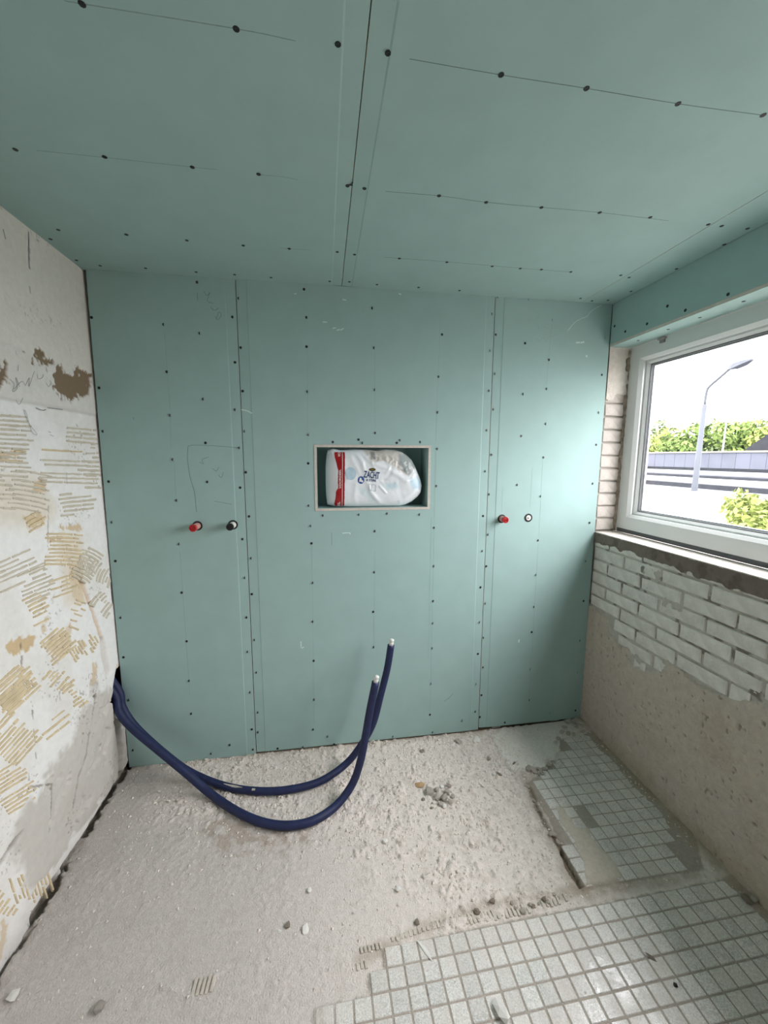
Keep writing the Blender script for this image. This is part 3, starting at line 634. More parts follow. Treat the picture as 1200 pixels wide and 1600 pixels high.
# dark strip standing in for shadow under the frame; packer above it
bm = bmesh.new(); box(bm, (RX + .124, YO0, 1.128), (RX + .19, YO1, 1.1495)); wpart('gap_shadow_strip', bm, M_GASKET_GAP)
bm = bmesh.new(); box(bm, (RX + .111, -0.215, 2.058), (RX + .1195, -0.190, 2.076)); box(bm, (RX + .106, -0.222, 2.073), (RX + .1195, -0.183, 2.081)); wpart('hinge_cover', bm, mat('grey_latch', (150, 148, 144), .5))
def glass_mat():
    m, nt, p = nodes('window_glass'); nt.nodes.remove(p); out = nt.nodes['Material Output']
    tr = nt.nodes.new('ShaderNodeBsdfTransparent'); tr.inputs['Color'].default_value = (0.96, 0.97, 0.965, 1)
    gl = nt.nodes.new('ShaderNodeBsdfGlossy'); gl.inputs['Roughness'].default_value = 0.02
    lw_ = nt.nodes.new('ShaderNodeLayerWeight'); lw_.inputs['Blend'].default_value = 0.5
    pw_ = nt.nodes.new('ShaderNodeMath'); pw_.operation = 'POWER'; pw_.inputs[1].default_value = 4.5; nt.links.new(lw_.outputs['Facing'], pw_.inputs[0])
    fr = nt.nodes.new('ShaderNodeMapRange'); fr.inputs['To Min'].default_value = 0.03; fr.inputs['To Max'].default_value = 0.75; nt.links.new(pw_.outputs[0], fr.inputs['Value'])
    mx = nt.nodes.new('ShaderNodeMixShader'); nt.links.new(fr.outputs[0], mx.inputs[0]); nt.links.new(tr.outputs[0], mx.inputs[1]); nt.links.new(gl.outputs[0], mx.inputs[2])
    df = nt.nodes.new('ShaderNodeBsdfDiffuse'); df.inputs['Color'].default_value = (0.25, 0.24, 0.22, 1)
    tcn = nt.nodes.new('ShaderNodeTexCoord'); n1 = nt.nodes.new('ShaderNodeTexVoronoi'); n1.inputs['Scale'].default_value = 38
    n2 = nt.nodes.new('ShaderNodeTexNoise'); n2.inputs['Scale'].default_value = 5
    nt.links.new(tcn.outputs['Object'], n1.inputs['Vector']); nt.links.new(tcn.outputs['Object'], n2.inputs['Vector'])
    a = nt.nodes.new('ShaderNodeMapRange'); a.inputs['From Min'].default_value = 0.16; a.inputs['From Max'].default_value = 0.06; a.inputs['To Min'].default_value = 0; a.inputs['To Max'].default_value = 0.5
    b = nt.nodes.new('ShaderNodeMapRange'); b.inputs['From Min'].default_value = 0.5; b.inputs['From Max'].default_value = 0.62
    nt.links.new(n1.outputs['Distance'], a.inputs['Value']); nt.links.new(n2.outputs['Fac'], b.inputs['Value'])
    mu = nt.nodes.new('ShaderNodeMath'); mu.operation = 'MULTIPLY'; nt.links.new(a.outputs[0], mu.inputs[0]); nt.links.new(b.outputs[0], mu.inputs[1])
    m2 = nt.nodes.new('ShaderNodeMixShader'); nt.links.new(mu.outputs[0], m2.inputs[0]); nt.links.new(mx.outputs[0], m2.inputs[1]); nt.links.new(df.outputs[0], m2.inputs[2])
    nt.links.new(m2.outputs[0], out.inputs['Surface']); return m
M_GLASS = glass_mat()
bm = bmesh.new(); box(bm, (RX + .1665, I2[0], I2[2]), (RX + .1705, I2[1], I2[3])); pane = wpart('pane', bm, M_GLASS)

# ------------------------------------------------------------------ wall behind the camera, plastered
wf = bmesh.new(); box(wf, (-0.1, FRONT_Y - .1, -.05), (W + .3, FRONT_Y, H + .05))
wall_front = struct(link('wall_front', bm_mesh('wall_front', wf), mat('front_plaster', (120, 117, 112), .9, .06, 8, .3, 60)))

# ------------------------------------------------------------------ floor
xf = np.arange(-0.03, W + 0.031, 0.0045); yf = np.concatenate([np.linspace(FRONT_Y, -1.36, 45)[:-1], np.arange(-1.36, 0.16, 0.0045)])
Xf, Yf = np.meshgrid(xf, yf, indexing='ij')
def fpoly(pts): return [tuple(FL(u, v)[:2]) for u, v in pts]
n1, n2, n3 = fbm(Xf, Yf, 5, 4, 301) - .5, fbm(Xf, Yf, 24, 4, 311) - .5, fbm(Xf, Yf, 80, 3, 321) - .5
rough = 1 - ss(0.0, 0.25, sdf(Xf, Yf, [(0.35, 0.1), (1.85, 0.1), (1.9, -0.75), (1.5, -0.85), (1.2, -0.5), (0.7, -0.25), (0.35, -0.2)]))
hF = 0.006 * n1 + (0.005 + 0.010 * rough) * n2 + (0.004 + 0.007 * rough) * n3
rg = 1 - np.abs(2 * fbm(Xf, Yf, 34, 3, 337) - 1); hF += (0.0012 + 0.0045 * rough) * (rg - .7) * 2 * (0.5 + fbm(Xf, Yf, 9, 2, 339)); pit = ss(.66, .74, fbm(Xf, Yf, 55, 2, 343)); hF -= (.0008 + .003 * rough) * pit
lum = ss(0.60, 0.78, fbm(Xf, Yf, 38, 3, 331)); hF += (0.002 + 0.006 * rough) * lum
trow = ss(0.45, 0.6, fbm(Xf * 0.7 + Yf * 0.7, Yf * 0.2 - Xf * .2, 60, 2, 341)); hF -= 0.002 * trow * rough
scr = np.array(s2l((206, 199, 193))); Cf = np.ones(Xf.shape + (3,)) * scr
Cf = blend(Cf, ss(.4, .7, fbm(Xf, Yf, 3.5, 4, 351)) * .5, s2l((196, 190, 184)))
Cf = blend(Cf, ss(.5, .75, fbm(Xf, Yf, 18, 4, 361)) * .5 * rough, s2l((222, 213, 201)))
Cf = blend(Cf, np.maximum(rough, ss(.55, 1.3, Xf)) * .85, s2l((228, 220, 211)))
Cf = blend(Cf, ss(.60, .72, fbm(Xf, Yf, 30, 3, 371)) * (.10 + .12 * rough), s2l((160, 148, 132)))
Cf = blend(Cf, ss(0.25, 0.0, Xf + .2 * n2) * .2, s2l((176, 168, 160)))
# smooth slab in the back right corner
sl = sdf(Xf, Yf, fpoly([(764, 1150), (790, 1138), (890, 1126), (905, 1140), (880, 1168), (862, 1190), (845, 1202), (800, 1206), (783, 1180)])) + .04 * n2 + .02 * n3
k = 1 - ss(-.006, .006, sl); hF = hF * (1 - k) + k * (0.010 + .001 * n2); Cf = blend(Cf, k * .9, s2l((230, 227, 220)))
# tile beds
PIT = 0.0525
rows_bed = [(1.90, -0.372), (1.90, -0.60), (1.865, -0.66), (1.865, -0.842), (2.36, -0.842), (2.46, -0.70), (2.46, -0.10), (2.23, -0.13), (2.15, -0.25), (2.05, -0.30), (1.93, -0.36)]
bedA = 1 - ss(-.004, .004, sdf(Xf, Yf, rows_bed) + .012 * n3)
bedB = 1 - ss(-.004, .004, sdf(Xf, Yf, [(1.135, -0.905), (1.45, -0.893), (2.46, -0.880), (2.46, -1.5), (0.82, -1.5), (0.82, -1.06), (0.93, -1.06), (0.93, -1.008), (1.085, -1.005), (1.085, -0.955), (1.135, -0.955)]) + .012 * n3)
ZT = 0.0052
for bd in (bedA, bedB):
    hF = hF * (1 - bd) + bd * (0.0030 + 0.0012 * n3 + 0.0006 * n2); Cf = blend(Cf, bd * .8, s2l((160, 151, 139)))
# dust drifts over the tiles
dA = sdf(Xf, Yf, fpoly([(858, 1252), (888, 1264), (900, 1288), (918, 1297), (934, 1318), (962, 1348), (972, 1374), (958, 1384), (914, 1388), (906, 1342), (884, 1302)])) + .035 * n2
kA = 1 - ss(-.015, .006, dA); hF = np.where(kA > 0, np.maximum(hF, kA * (ZT + .0009 + .0008 * n3) + (1 - kA) * .002), hF); Cf = blend(Cf, kA * .9, s2l((212, 203, 189)))
kB = ss(1.06, .86, Xf + .25 * n2 + .1 * n1) * bedB; hF = hF + kB * (ZT - .0002 - .003) * 1.0; Cf = blend(Cf, kB * .9, s2l((214, 207, 199)))
dC = np.maximum(ss(.60, .72, fbm(Xf, Yf, 11, 3, 381)) * bedB * .9, 0); Cf = blend(Cf, dC * .3, s2l((178, 168, 154)))
# dirt bank along the right wall, its brown-grey tone also painting the shadow there
bank = ss(0.085, 0.0, W - Xf + .10 * n1 + .05 * n2 + 0.02 * ss(-0.5, 0.0, Yf)) ; hF = np.maximum(hF, bank * (.014 + .012 * n2 + .006 * n3)); Cf = blend(Cf, bank * .75, s2l((166, 150, 128)))
crn = ss(0.16, 0.02, np.hypot(Xf - W, Yf)); hF += crn * (.016 + .02 * n2)
# open joint and broken edge left of the small tile field
cr = sdl(Xf, Yf, fpoly([(828, 1232), (838, 1258), (850, 1285), (866, 1310), (880, 1330)])) + .02 * n2; k = 1 - ss(.004, .012, cr); hF -= .012 * k; Cf = blend(Cf, k * .6, s2l((120, 106, 90)))
wd = sdf(Xf, Yf, fpoly([(873, 1327), (880, 1330), (911, 1386), (905, 1386), (888, 1362)])) + .006 * n3; k = 1 - ss(-.002, .004, wd); hF -= .022 * k; Cf = blend(Cf, k * .8, s2l((104, 92, 78)))
db = 1 - ss(0.0, .05, np.abs(sdl(Xf, Yf, fpoly([(820, 1215), (848, 1285), (885, 1340), (905, 1388)])) + .05 * n2)); Cf = blend(Cf, db * .45, s2l((146, 130, 110))); hF += db * .006 * (n2 + .4 * n3)
eb = 1 - ss(0.0, .03, np.abs(sdl(Xf, Yf, fpoly([(560, 1500), (640, 1460), (760, 1415), (880, 1396), (1060, 1372), (1090, 1366)])) + .04 * n2)); Cf = blend(Cf, eb * .45, s2l((156, 140, 118))); hF += eb * .004 * (n2 + .3)
lb = 1 - ss(0.0, .022, np.abs(sdl(Xf, Yf, fpoly([(30, 1560), (150, 1545), (230, 1535), (330, 1563), (420, 1540), (560, 1512)])) + .03 * n2)); hF += lb * .005 * (.5 + n2)
lw = ss(.05, .01, Xf + .05 * n2); hF += lw * .006 * (.4 + n2 + n3); Cf = blend(Cf, lw * .35, s2l((150, 140, 128)))  # rough edge by the left wall, with shadow-like darkening painted in
gap = (1 - ss(.006, .010, Xf - .008 * ss(-.3, -.6, Yf) + .04 * n2 + .02 * n3)) * ss(.44, .52, fbm(Xf * .2, Yf, 9, 3, 391) + .10 * (Yf < -.3)); hF -= .024 * gap; Cf = blend(Cf, gap * .6, s2l((112, 102, 90)))
dk = (1 - ss(-.02, .03, sdf(Xf, Yf, fpoly([(330, 1285), (470, 1296), (482, 1315), (400, 1345), (345, 1330), (320, 1305)])) + .10 * n2)) * ss(.42, .6, fbm(Xf, Yf, 40, 3, 397)); Cf = blend(Cf, dk * .5, s2l((158, 140, 120)))
bk = ss(-.05, -.005, Yf + .02 * n2) * (Xf < 1.85); hF += bk * .004 * n2 * 3; Cf = blend(Cf, bk * .3, s2l((140, 128, 100)))
hF = np.where(Yf > 0.004, np.minimum(hF, -.004), hF); hF = np.where((Yf > -.004) & (Xf < .62), np.minimum(hF, .003), hF)
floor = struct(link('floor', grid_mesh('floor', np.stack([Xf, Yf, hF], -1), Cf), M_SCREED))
boxo('slab', (-0.1, FRONT_Y - .1, -.3), (W + .3, .25, -.045), M_BARE, floor)

def tile_mat():
    m, nt, p = nodes('mosaic_tile'); L = nt.links
    g = nt.nodes.new('ShaderNodeNewGeometry'); oi = nt.nodes.new('ShaderNodeObjectInfo')
    n = nt.nodes.new('ShaderNodeTexNoise'); n.inputs['Scale'].default_value = 260; n.inputs['Detail'].default_value = 4
    d = nt.nodes.new('ShaderNodeTexNoise'); d.inputs['Scale'].default_value = 9; d.inputs['Detail'].default_value = 7; d.inputs['Roughness'].default_value = .65
    s = nt.nodes.new('ShaderNodeTexNoise'); s.inputs['Scale'].default_value = 60; s.inputs['Detail'].default_value = 6
    for q in (n, d, s): L.new(g.outputs['Position'], q.inputs['Vector'])
    r = nt.nodes.new('ShaderNodeValToRGB'); r.color_ramp.elements[0].position = .35; r.color_ramp.elements[1].position = .65
    r.color_ramp.elements[0].color = (*s2l((196, 194, 188)), 1); r.color_ramp.elements[1].color = (*s2l((238, 237, 232)), 1); L.new(n.outputs['Fac'], r.inputs['Fac'])
    m2 = nt.nodes.new('ShaderNodeMapRange'); m2.inputs['To Min'].default_value = .88; m2.inputs['To Max'].default_value = 1.08; L.new(oi.outputs['Random'], m2.inputs['Value'])
    sc = nt.nodes.new('ShaderNodeVectorMath'); sc.operation = 'SCALE'; L.new(r.outputs['Color'], sc.inputs[0]); L.new(m2.outputs[0], sc.inputs['Scale'])
    dm = nt.nodes.new('ShaderNodeMapRange'); dm.inputs['From Min'].default_value = .42; dm.inputs['From Max'].default_value = .68; dm.inputs['To Max'].default_value = .6; L.new(d.outputs['Fac'], dm.inputs['Value'])
    sx = nt.nodes.new('ShaderNodeSeparateXYZ'); L.new(g.outputs['Position'], sx.inputs[0])
    wx = nt.nodes.new('ShaderNodeMath'); wx.operation = 'MULTIPLY_ADD'; L.new(d.outputs['Fac'], wx.inputs[0]); wx.inputs[1].default_value = -.35; L.new(sx.outputs['X'], wx.inputs[2])
    lx = nt.nodes.new('ShaderNodeMapRange'); lx.inputs['From Min'].default_value = .90; lx.inputs['From Max'].default_value = .70; lx.inputs['To Max'].default_value = .9; L.new(wx.outputs[0], lx.inputs['Value'])
    mxm = nt.nodes.new('ShaderNodeMath'); mxm.operation = 'MAXIMUM'; L.new(dm.outputs[0], mxm.inputs[0]); L.new(lx.outputs[0], mxm.inputs[1])
    mx = nt.nodes.new('ShaderNodeMix'); mx.data_type = 'RGBA'; L.new(mxm.outputs[0], mx.inputs['Factor']); L.new(sc.outputs[0], mx.inputs['A']); mx.inputs['B'].default_value = (*s2l((208, 200, 189)), 1)
    L.new(mx.outputs['Result'], p.inputs['Base Color'])
    rr = nt.nodes.new('ShaderNodeMapRange'); rr.inputs['From Min'].default_value = .35; rr.inputs['From Max'].default_value = .6; rr.inputs['To Min'].default_value = .10; rr.inputs['To Max'].default_value = .50; L.new(d.outputs['Fac'], rr.inputs['Value']); L.new(rr.outputs[0], p.inputs['Roughness'])
    b = nt.nodes.new('ShaderNodeBump'); b.inputs['Strength'].default_value = .30; b.inputs['Distance'].default_value = .003; p.inputs['Specular IOR Level'].default_value = .8; L.new(s.outputs['Fac'], b.inputs['Height']); L.new(b.outputs[0], p.inputs['Normal'])
    return m
M_TILE = tile_mat()
def tile_mesh(seed):
    r = random.Random(seed); bm = bmesh.new(); h = 0.0238
    box(bm, (-h, -h, -.006), (h, h, 0)); top = [e for e in bm.edges if all(v.co.z > -.001 for v in e.verts)]
    vert = [e for e in bm.edges if abs(e.verts[0].co.z - e.verts[1].co.z) > .004]
    bmesh.ops.bevel(bm, geom=top + vert, offset=.0016, segments=1, affect='EDGES')
    me = bm_mesh('tile', bm); me.materials.append(M_TILE); return me
TM = [tile_mesh(s) for s in range(3)]
def tile(x, y, rz, z=ZT):
    o = link('tile', random.choice(TM), None, floor); o.location = (x, y, z + random.uniform(-.0005, .0005))
    o.rotation_euler = (random.uniform(-.008, .008), random.uniform(-.008, .008), rz + random.uniform(-.008, .008))
for j in range(0, 14):
    for i in range(-1, 9):
        x0, y0 = 1.934 + PIT * i, -0.836 + 0.0522 * j; yt = y0 + .052
        if i == -1 and j not in (0, 1, 2): continue
        if i == 0 and yt > -0.36: continue
        if i == 2 and j in (4, 5): continue
        if yt > -0.36 and i < 1: continue
        if yt > -0.31 and i < 3: continue
        if yt > -0.25 and i < 4: continue
        if yt > -0.17 and i < 6: continue
        if i == 7 and j < 2: continue
        if i == 8 and j < 3: continue
        tile(x0 + PIT / 2, y0 + .026, 0)
for j in range(-1, 8):
    i0 = {-1: -12, 0: -13, 1: -16}.get(j, -18)
    for i in range(i0, 12):
        a, b_ = (i + .5) * 0.0527, -(j + .5) * 0.0522; c, s = math.cos(.014), math.sin(.014)
        tile(1.775 + a * c - b_ * s, -0.945 + a * s + b_ * c, .014)

# combed adhesive left where tiles came off
def floor_ridges(lines):
    V, Fc = [], []
    for (p0, p1, hpx, sp, ang) in lines:
        L = math.hypot(p1[0] - p0[0], p1[1] - p0[1]); n = int(L / sp)
        for i in range(n):
            if random.random() < .03: continue
            t = (i + .5) / n; u, v = p0[0] + (p1[0] - p0[0]) * t, p0[1] + (p1[1] - p0[1]) * t
            hh = hpx * random.uniform(.7, 1.0) / 2; du, dv = math.cos(ang) * hh, math.sin(ang) * hh
            a, b_ = FL(u - du, v - dv), FL(u + du, v + dv); d = (b_ - a); sd = np.array([-d[1], d[0], 0]); sd /= np.linalg.norm(sd); w = .0047
            b0 = len(V)
            for q in (a, a * .5 + b_ * .5, b_):
                zt = .0048 + random.uniform(-.0012, .0012)
                for off, z in ((-w, -.004), (-w * .7, zt), (w * .7, zt), (w, -.004)): V.append((q[0] + sd[0] * off, q[1] + sd[1] * off, z))
            for jj in range(2):
                for kk in range(3): Fc.append((b0 + jj * 4 + kk, b0 + jj * 4 + kk + 1, b0 + jj * 4 + kk + 5, b0 + jj * 4 + kk + 4))
            Fc.append((b0, b0 + 1, b0 + 2, b0 + 3)); Fc.append((b0 + 11, b0 + 10, b0 + 9, b0 + 8))
    return V, Fc
V, Fc = floor_ridges([((675, 1447), (705, 1441), 14, 6, R(70)), ((706, 1442), (812, 1424), 20, 6.2, R(66)), ((815, 1423), (886, 1402), 18, 6, R(64)), ((562, 1486), (598, 1478), 12, 6, R(78)), ((556, 1513), (575, 1507), 13, 6, R(80)), ((300, 1545), (336, 1538), 34, 7, R(105)), ((610, 1470), (672, 1450), 9, 7, R(75))])
stuff(link('adhesive_ridges', mesh('adhesive_ridges', V, Fc), M_FLOOR_RIDGE, floor))

# ------------------------------------------------------------------ loose rubble
def rock_mesh(seed, flat=1.0):
    r = random.Random(seed); bm = bmesh.new(); bmesh.ops.create_icosphere(bm, subdivisions=1, radius=1.0)
    for v in bm.verts: v.co = v.co * r.uniform(.62, 1.12); v.co.z *= flat
    return bm_mesh('rock', bm)
ROCKS = [rock_mesh(s, f) for s, f in ((1, .8), (2, .65), (3, .9), (4, .5), (5, .7))]; SHARDS = [rock_mesh(s + 30, .22) for s in range(4)]
def fz(x, y):
    i = int(np.clip(np.searchsorted(xf, x), 0, len(xf) - 1)); j = int(np.clip(np.searchsorted(yf, y), 0, len(yf) - 1)); return float(hF[i, j])
RCOPY = {}
def rock(name, u, v, size, mtl, label, cat, group=None, shard=False, stretch=(1, 1, 1), rz=None, tilt=.3):
    src = random.choice(SHARDS if shard else ROCKS); size *= 1.45 if (shard and group) else 1.0; key = (src.name, mtl.name)
    if key not in RCOPY: m = src.copy(); m.name = name; m.materials.append(mtl); RCOPY[key] = m
    o = link(name, RCOPY[key]); q = FL(u, v); x, y = q[0], q[1]
    o.scale = (size * stretch[0], size * stretch[1], size * stretch[2]); o.rotation_euler = (random.uniform(-tilt, tilt), random.uniform(-tilt, tilt), rz if rz is not None else random.uniform(0, 6.28))
    lo = min((o.rotation_euler.to_matrix() @ Vector((a.co.x * o.scale[0], a.co.y * o.scale[1], a.co.z * o.scale[2]))).z for a in RCOPY[key].vertices)
    zt = fz(x, y)
    if bedA[np.clip(np.searchsorted(xf, x), 0, len(xf) - 1), np.clip(np.searchsorted(yf, y), 0, len(yf) - 1)] > .5 or bedB[np.clip(np.searchsorted(xf, x), 0, len(xf) - 1), np.clip(np.searchsorted(yf, y), 0, len(yf) - 1)] > .5: zt = max(zt, ZT)
    o.location = (x, y, zt - lo - .0012); tag(o, label, cat, group); return o
CL = 'pale rounded mortar lump in the small heap on the bare screed'
for u, v, s in [(671, 1240, .022), (682, 1236, .015), (684, 1248, .019), (693, 1250, .020), (698, 1240, .018), (701, 1230, .015), (689, 1258, .014), (703, 1256, .014), (695, 1262, .012), (707, 1246, .013), (678, 1255, .010), (690, 1230, .011)]:
    rock('mortar_lump', u, v, s, M_STONE if s > .0125 else M_WHITE, CL, 'rubble', 'mortar lumps in the heap on the screed')
rock('tile_shard', 655, 1228, .030, M_WOOD, 'tan flat shard lying left of the mortar heap on the screed', 'rubble', None, True, (1.1, .55, 1), R(-20))
rock('stone', 661, 1250, .010, M_STONE_D, 'dark chip just below the tan shard on the screed', 'rubble')
rock('stone', 674, 1263, .008, M_STONE_D, 'small dark crumb below the mortar heap', 'rubble')
rock('plaster_chunk', 781, 1584, .024, M_WHITE, 'pale long chunk lying on the tiles at the bottom edge', 'rubble', None, False, (1.5, .75, .7), R(-65))
rock('stone', 769, 1411, .014, M_STONE_D, 'dark ragged clump beside the combed adhesive strip', 'rubble', None, False, (1.1, .8, .6))
rock('stone', 652, 1443, .011, M_STONE_D, 'dark stone left of the combed adhesive strip', 'rubble')
rock('stone', 745, 1428, .013, M_STONE_D, 'dark crumb sitting on the combed adhesive strip', 'rubble')
rock('plaster_sliver', 664, 1488, .034, M_WHITE, 'long white sliver lying on the tile field', 'rubble', None, True, (1.2, .22, .5), R(-62), .03)
rock('stone', 1017, 1499, .016, M_STONE_D, 'dark elongated chip on the shaded mosaic tiles', 'rubble', None, True, (1.2, .4, 1.2), R(-50))
rock('stone', 1055, 1543, .007, M_BLACK, 'small black crumb on the shaded mosaic tiles', 'rubble')
rock('plaster_chip', 745, 1157, .022, M_WHITE, 'white angular plaster chip near the foot of the middle board', 'rubble', None, True)
rock('plaster_chip', 717, 1160, .022, M_STONE, 'pale plaster flake left of the white chip at the boards', 'rubble', None, True)
rock('stone', 764, 1187, .014, M_STONE, 'grey stone at the left edge of the smooth slab', 'rubble')
rock('stone', 780, 1212, .014, M_STONE_D, 'dark stone in front of the smooth slab', 'rubble', None, False, (1.3, .7, .5))
rock('stone', 772, 1211, .009, M_WHITE, 'white crumb beside the dark stone in front of the smooth slab', 'rubble')
rock('stone', 660, 1174, .016, M_STONE_D, 'dark flake on the screed below the middle board', 'rubble', None, True)
rock('stick', 803, 1196, .016, M_STONE_D, 'short dark stick lying on the smooth slab', 'rubble', None, True, (1.2, .25, 1.5), R(35))
rock('stone', 622, 1392, .012, M_WHITE, 'white pebble alone on the bare screed in front of the hoses', 'rubble')
rock('stone', 484, 1393, .010, M_WHITE, 'white pebble on the bare screed under the front hose', 'rubble')
rock('stone', 450, 1447, .010, M_STONE_D, 'dark pebble at the left of the front white flake pair', 'rubble')
rock('stone', 436, 1456, .010, M_WHITE, 'left one of two white flakes on the front screed', 'rubble', None, True, (.7, 1, 1.4), R(60))
rock('stone', 478, 1453, .016, M_WHITE, 'right one of two white flakes on the front screed', 'rubble', None, True)
rock('stone', 602, 1316, .012, M_WHITE, 'white crumb pile piece right of the hose bend', 'rubble')
rock('stone', 155, 1576, .016, M_STONE, 'grey stone at the front edge of the bare screed', 'rubble')
rock('stone', 22, 1560, .018, M_WHITE, 'white lump in the front left corner of the floor', 'rubble')
for u, v, s in [(806, 1419, .009), (817, 1425, .012), (828, 1416, .009), (833, 1418, .010), (850, 1408, .010), (855, 1411, .008), (800, 1412, .008), (866, 1400, .008), (873, 1404, .007), (842, 1413, .006)]:
    rock('stone', u, v, s, M_STONE if s != .010 else M_STONE_D, 'small stone in the loose line above the combed adhesive strip', 'rubble', 'stones along the combed adhesive strip')
for u, v, s in [(882, 1140, .016), (893, 1136, .018), (900, 1142, .014), (888, 1150, .013), (878, 1148, .012), (905, 1137, .015), (910, 1146, .010), (896, 1150, .011), (884, 1134, .014), (872, 1158, .010), (902, 1131, .013), (868, 1164, .010)]:
    rock('plaster_chip', u, v, s, M_STONE, 'broken plaster chip in the heap in the back right floor corner', 'rubble', 'chips heaped in the back right corner', True, tilt=.6)
for u, v, s in [(834, 1206, .016), (842, 1204, .014), (850, 1203, .014), (858, 1197, .012), (865, 1192, .014), (826, 1204, .014), (846, 1210, .012)]:
    rock('plaster_chip', u, v, s, M_STONE, 'plaster chip in the row between smooth slab and small tile field', 'rubble', 'chips between slab and tiles', True, tilt=.4)
for u, v, s in [(824, 1230, .012), (833, 1247, .016), (829, 1252, .009), (846, 1268, .012), (851, 1292, .010), (864, 1306, .017), (872, 1318, .009)]:
    rock('screed_lump', u, v, s, M_STONE, 'lump along the broken edge left of the small tile field', 'rubble', 'lumps along the broken tile edge', False, (1.3, .8, .5))
for u, v, s in [(1165, 1408, .020), (1172, 1398, .016), (1158, 1402, .013), (1178, 1412, .012)]:
    rock('screed_lump', u, v, s, M_STONE_D if s > .018 else M_STONE, 'lump against the foot of the right wall near the front', 'rubble', 'lumps at the foot of the right wall')
# fine crumbs nobody could count
V, Fc = [], []
tet = np.array([(1, 0, -.5), (-.5, .87, -.5), (-.5, -.87, -.5), (0, 0, .9)])
def crumb(x, y, s):
    b0 = len(V); z = fz(x, y); a = random.uniform(0, 6.28); c, sn = math.cos(a), math.sin(a)
    for t in tet:
        t = t * np.array([random.uniform(.6, 1.3), random.uniform(.6, 1.3), random.uniform(.35, .7)]) * s
        V.append((x + t[0] * c - t[1] * sn, y + t[0] * sn + t[1] * c, z + t[2] + s * .35))
    for f in ((0, 1, 3), (1, 2, 3), (2, 0, 3), (0, 2, 1)): Fc.append(tuple(b0 + i for i in f))
for _ in range(15000):
    x, y = random.uniform(.03, 2.42), -abs(random.gauss(0, .5)) - .004
    if y < -1.3: continue
    i, j = np.searchsorted(xf, x), np.searchsorted(yf, y); i = min(i, len(xf) - 1); j = min(j, len(yf) - 1)
    pr = .16 + .8 * rough[i, j] + .5 * eb[i, j] + .6 * db[i, j] + .8 * lb[i, j] + .7 * bank[i, j]
    if bedA[i, j] > .5 or bedB[i, j] > .5: pr = .05 + .8 * bank[i, j] + .2 * eb[i, j]
    if random.random() < pr: crumb(x, y, random.choice((.002, .0025, .003, .004, .005, .0065)))
oct_ = np.array([(1, 0, 0), (.3, .8, .05), (-.7, .6, 0), (-1, -.2, .05), (-.2, -.8, 0), (.7, -.6, .04), (.1, .1, .55), (-.1, 0, -.3)])
for _ in range(1500):
    x, y = random.uniform(.05, 2.40), -abs(random.gauss(.05, .38)) - .006
    if y < -1.3: continue
    i, j = min(np.searchsorted(xf, x), len(xf) - 1), min(np.searchsorted(yf, y), len(yf) - 1)
    pr = .03 + .45 * rough[i, j] + .5 * eb[i, j] + .7 * db[i, j] + .5 * bank[i, j]
    if bedA[i, j] > .5 or bedB[i, j] > .5: pr = .01 + .5 * bank[i, j] + (.5 if x > 2.30 and -.86 < y < -.66 else 0)
    if random.random() > pr: continue
    sz = random.choice((.004, .005, .006, .0075, .009)); a = random.uniform(0, 6.28); c, sn = math.cos(a), math.sin(a); b0 = len(V); z = fz(x, y); tl = random.uniform(-.35, .35); asp = random.uniform(.45, 1.0)
    for t in oct_:
        t = t * sz * np.array([1, asp, random.uniform(.6, 1.1)]); V.append((x + t[0] * c - t[1] * sn, y + t[0] * sn + t[1] * c, z + t[2] + t[0] * tl + sz * .22))
    for k_ in range(6): Fc.append((b0 + k_, b0 + (k_ + 1) % 6, b0 + 6)); Fc.append((b0 + (k_ + 1) % 6, b0 + k_, b0 + 7))
o = stuff(link('fine_rubble', mesh('fine_rubble', V, Fc), mat('crumbs', (228, 221, 211), .95, .2, 90, .3, 200))); tag(o, 'fine plaster and mortar crumbs scattered over the bare screed', 'rubble')

